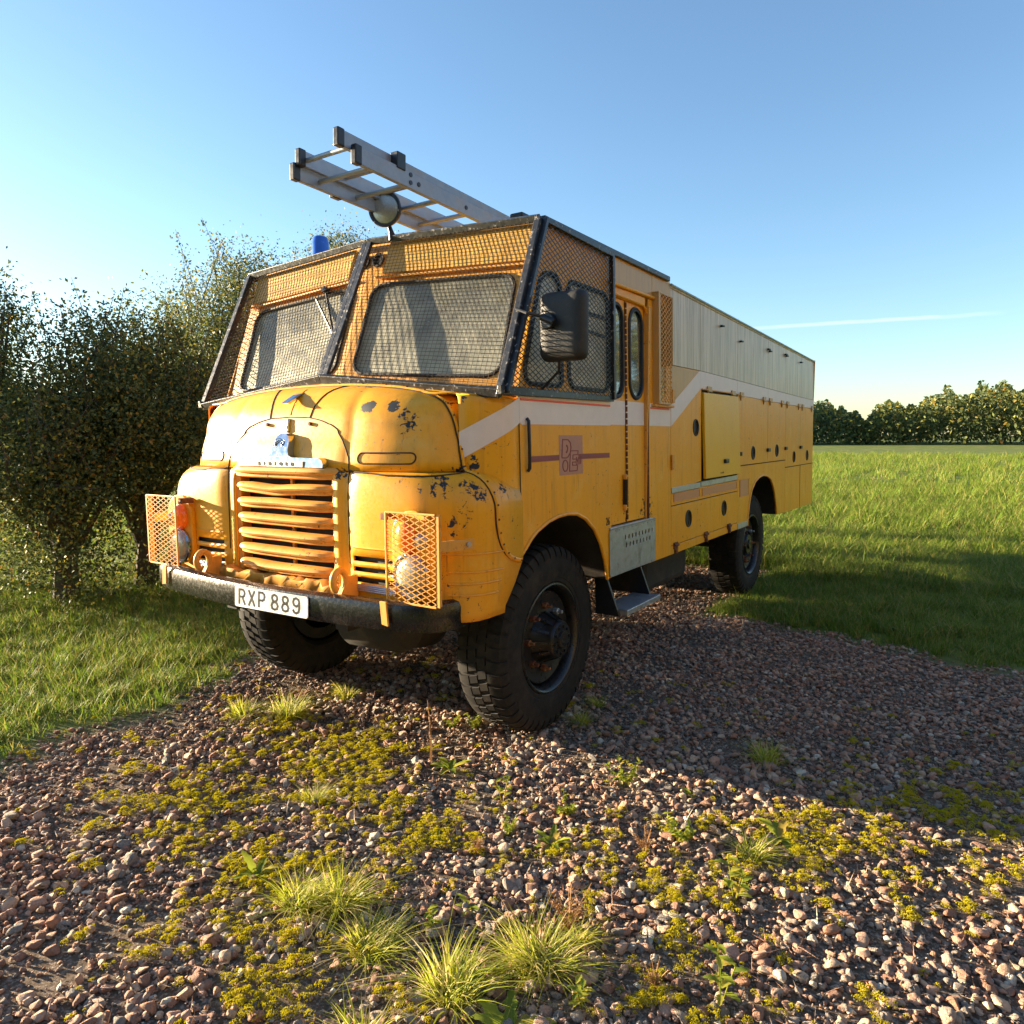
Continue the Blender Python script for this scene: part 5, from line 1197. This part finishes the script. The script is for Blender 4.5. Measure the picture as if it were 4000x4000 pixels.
weed(1.93, -1.79, 'rosette', .13, 'sprawling toothed rosette weed at the bottom edge', 43)
weed(-.55, -.40, 'dry', .10, 'orange dried weed beside the far front tyre', 44)
stk = MB().tube([(0, 0, -.01), (.004, 0, .12), (-.004, .004, .25), (-.01, 0, .33)], .0022, 5).tube([(.01, 0, -.01), (.012, 0, .1), (.004, .004, .20), (-.002, 0, .27)], .002, 5)
for k in range(14): stk.tube([(-.004, 0, .10 + k * .015), (-.004 + random.uniform(-.014, .014), random.uniform(-.01, .01), .112 + k * .015)], .0016, 4)
so_ = stk.build('dry_stalk', MDRY); so_.location = (.74, -.70, gz(.74, -.70)); tag(so_, 'two thin brown dried stalks standing upright in the gravel', 'plant stalk')

# ================================================================== HEDGE TREES
MLEAF = veg_mat('hedge_leaves', [(0, (.05, .075, .03)), (.45, (.10, .135, .045)), (.75, (.18, .20, .05)), (.92, (.36, .30, .05)), (1, (.30, .16, .05))], .35)
MBOUNCE = veg_mat('bounce_wood_leaves', [(0, (.30, .20, .05)), (.35, (.46, .30, .07)), (.7, (.40, .34, .09)), (1, (.55, .42, .14))], .3)  # light golden leaves, coloured to throw warm light back at the truck
MBARK = simple('bark', (.09, .07, .05), .9, 0, .3, 20, .4)
def tree(x, y, H, RX, RY, label, seed, nl=14000, name='hedge_tree', top=.0, group='trees and bushes of the hedge left of the truck', leaf=.045, zlow=.0):
    rr = random.Random(seed); root = thing(name, (x, y, 0), label, 'tree', group); tr = MB(); twigs = MB(); centers = []
    tr.tube([(0, 0, -.1), (rr.uniform(-.1, .1), rr.uniform(-.1, .1), H * .25), (rr.uniform(-.2, .2), rr.uniform(-.2, .2), H * .55)], [.13, .10, .05], 8)
    for k in range(40):
        a = rr.uniform(0, 6.28); e = rr.uniform(.15, 1.45); l = rr.uniform(.7, 1.0)
        tip = Vector((math.cos(a) * RX * l * math.cos(e), math.sin(a) * RY * l * math.cos(e), H * (.45 + .50 * math.sin(e) * rr.uniform(.8, 1.08)))); b0 = Vector((0, 0, H * rr.uniform(.12, .45))); mid = b0.lerp(tip, .5) + Vector((rr.uniform(-.2, .2), rr.uniform(-.2, .2), .15))
        tr.tube([b0, mid, tip], [.035, .02, .008], 5); centers += [(tip, .42), (mid, .5), (mid.lerp(tip, .5), .48)]
    for k in range(60):
        a = rr.uniform(0, 6.28); r = rr.random() ** .5; centers.append((Vector((math.cos(a) * RX * r, math.sin(a) * RY * r, rr.uniform(zlow + .2, H * (.88 - .2 * r)))), .42))
    for k in range(34):   # bare shoots above the crown
        a = rr.uniform(0, 6.28); r = rr.random() ** .5; b0 = Vector((math.cos(a) * RX * r * .8, math.sin(a) * RY * r * .8, H * (.92 - .25 * r * r))); d = Vector((rr.gauss(0, .35), rr.gauss(0, .35), 1)).normalized() * rr.uniform(.25, .65) * (1 + top)
        twigs.tube([b0 - d * .5, b0 + d * .4, b0 + d], [.007, .005, .002], 4)
        for j in range(5): centers.append((b0 + d * (.2 + .18 * j), .09))
    vs = np.zeros((nl * 4, 3)); c = centers; ws = np.array([q[1] ** 2.2 for q in c]); ws /= ws.sum(); ix = rng.choice(len(c), nl, p=ws)
    cc = np.array([tuple(q[0]) for q in c])[ix]; rad = np.array([q[1] for q in c])[ix]
    P = cc + rng.normal(0, .42, (nl, 3)) * rad[:, None]; P[:, 2] = np.maximum(P[:, 2], .05)
    u = rng.normal(0, 1, (nl, 3)); u /= np.linalg.norm(u, axis=1)[:, None]; w = np.cross(u, rng.normal(0, 1, (nl, 3))); w /= np.linalg.norm(w, axis=1)[:, None]
    s1 = leaf * rng.uniform(.6, 1.2, nl)[:, None]; s2 = s1 * .55
    vs[0::4] = P - u * s1 * .5; vs[1::4] = P + w * s2 * .5; vs[2::4] = P + u * s1 * .5; vs[3::4] = P - w * s2 * .5
    me = bpy.data.meshes.new('crown'); me.vertices.add(nl * 4); me.vertices.foreach_set('co', vs.ravel()); me.loops.add(nl * 4); me.loops.foreach_set('vertex_index', np.arange(nl * 4)); me.polygons.add(nl); me.polygons.foreach_set('loop_start', np.arange(nl) * 4); me.update(calc_edges=True); me.materials.append(MLEAF)
    o = bpy.data.objects.new('crown', me); COL.objects.link(o); o.parent = root
    tr.build('trunk', MBARK, root, smooth=True); twigs.build('twigs', MBARK, root, smooth=True); return root
tree(-5.25, 2.75, 3.95, 1.55, 1.35, 'grey-green bush with bare upright shoots left of the blue beacon', 3, 110000, top=.3, leaf=.04)
tree(-5.4, 4.7, 4.65, 1.25, 1.2, 'leafy bush standing behind the blue beacon and spot lamp', 4, 95000, leaf=.04)
tree(-5.9, 6.6, 4.9, 1.3, 1.3, 'small bush top showing between spot lamp and ladder', 5, 30000)
tree(-4.6, .9, 3.0, 1.2, 1.2, 'dark green bush at the left edge behind the windscreen cage', 6, 60000)
tree(-6.2, -.1, 3.4, 1.4, 1.2, 'bushy hedge tree beyond the left edge of the truck front', 8, 50000)
tree(-4.5, .05, 2.1, .85, .85, 'low rounded bush added in front of the hedge to block sun passing under the truck', 12, 22000)  # added bush, keeps low sun off the ground behind the front wheel
tree(9.0, 19.5, 8.6, 3.2, 3.2, 'tree standing in the field beyond the rear of the truck', 9, 24000, name='field_tree', group=None, leaf=.12)
tree(16.5, 21.0, 7.0, 3.0, 3.0, 'broad tree at the far right of the field', 10, 20000, name='field_tree', group=None, leaf=.12)
# far tree line all round
fl = MB(); rr = random.Random(5)
nseg = 420
def wood(name, label, nl, a, d, hh, smin, smax, mat):
    P = np.column_stack([d * np.cos(a), d * np.sin(a), hh * rng.random(nl) ** .6]); vs = np.zeros((nl * 4, 3)); u = rng.normal(0, 1, (nl, 3)); u /= np.linalg.norm(u, axis=1)[:, None]; w = np.cross(u, rng.normal(0, 1, (nl, 3))); w /= np.linalg.norm(w, axis=1)[:, None]
    s1 = rng.uniform(smin, smax, nl)[:, None]; vs[0::4] = P - u * s1; vs[1::4] = P + w * s1 * .6; vs[2::4] = P + u * s1; vs[3::4] = P - w * s1 * .6
    me = bpy.data.meshes.new(name); me.vertices.add(nl * 4); me.vertices.foreach_set('co', vs.ravel()); me.loops.add(nl * 4); me.loops.foreach_set('vertex_index', np.arange(nl * 4)); me.polygons.add(nl); me.polygons.foreach_set('loop_start', np.arange(nl) * 4); me.update(calc_edges=True); me.materials.append(mat)
    o = bpy.data.objects.new(name, me); COL.objects.link(o); o['kind'] = 'stuff'; o['label'] = label
def bumps(t, h0): return h0 + h0 * .6 * noise.noise(Vector((math.cos(t) * 5, math.sin(t) * 5, 0))) + h0 * .35 * noise.noise(Vector((math.cos(t) * 23, math.sin(t) * 23, 4))) + h0 * .22 * noise.noise(Vector((math.cos(t) * 90, math.sin(t) * 90, 7)))
nl = 260000; a = np.where(rng.random(nl) < .8, rng.uniform(R(48), R(175), nl), rng.uniform(0, 2 * math.pi, nl)); d = rng.uniform(120, 170, nl)
wood('distant_wood', 'low line of distant woodland on the horizon', nl, a, d, np.array([bumps(t, 7.5) for t in a]), .2, .45, MLEAF)
nl = 70000; a = rng.uniform(R(-100), R(36), nl); d = rng.uniform(18, 22, nl)
wood('bounce_wood_edge', 'golden wood edge behind the camera, added to bounce warm light onto the truck side', nl, a, d, np.array([bumps(t, 7.5) for t in a]), .10, .26, MBOUNCE)  # added out of view; its sunlit leaves warm the shaded truck side
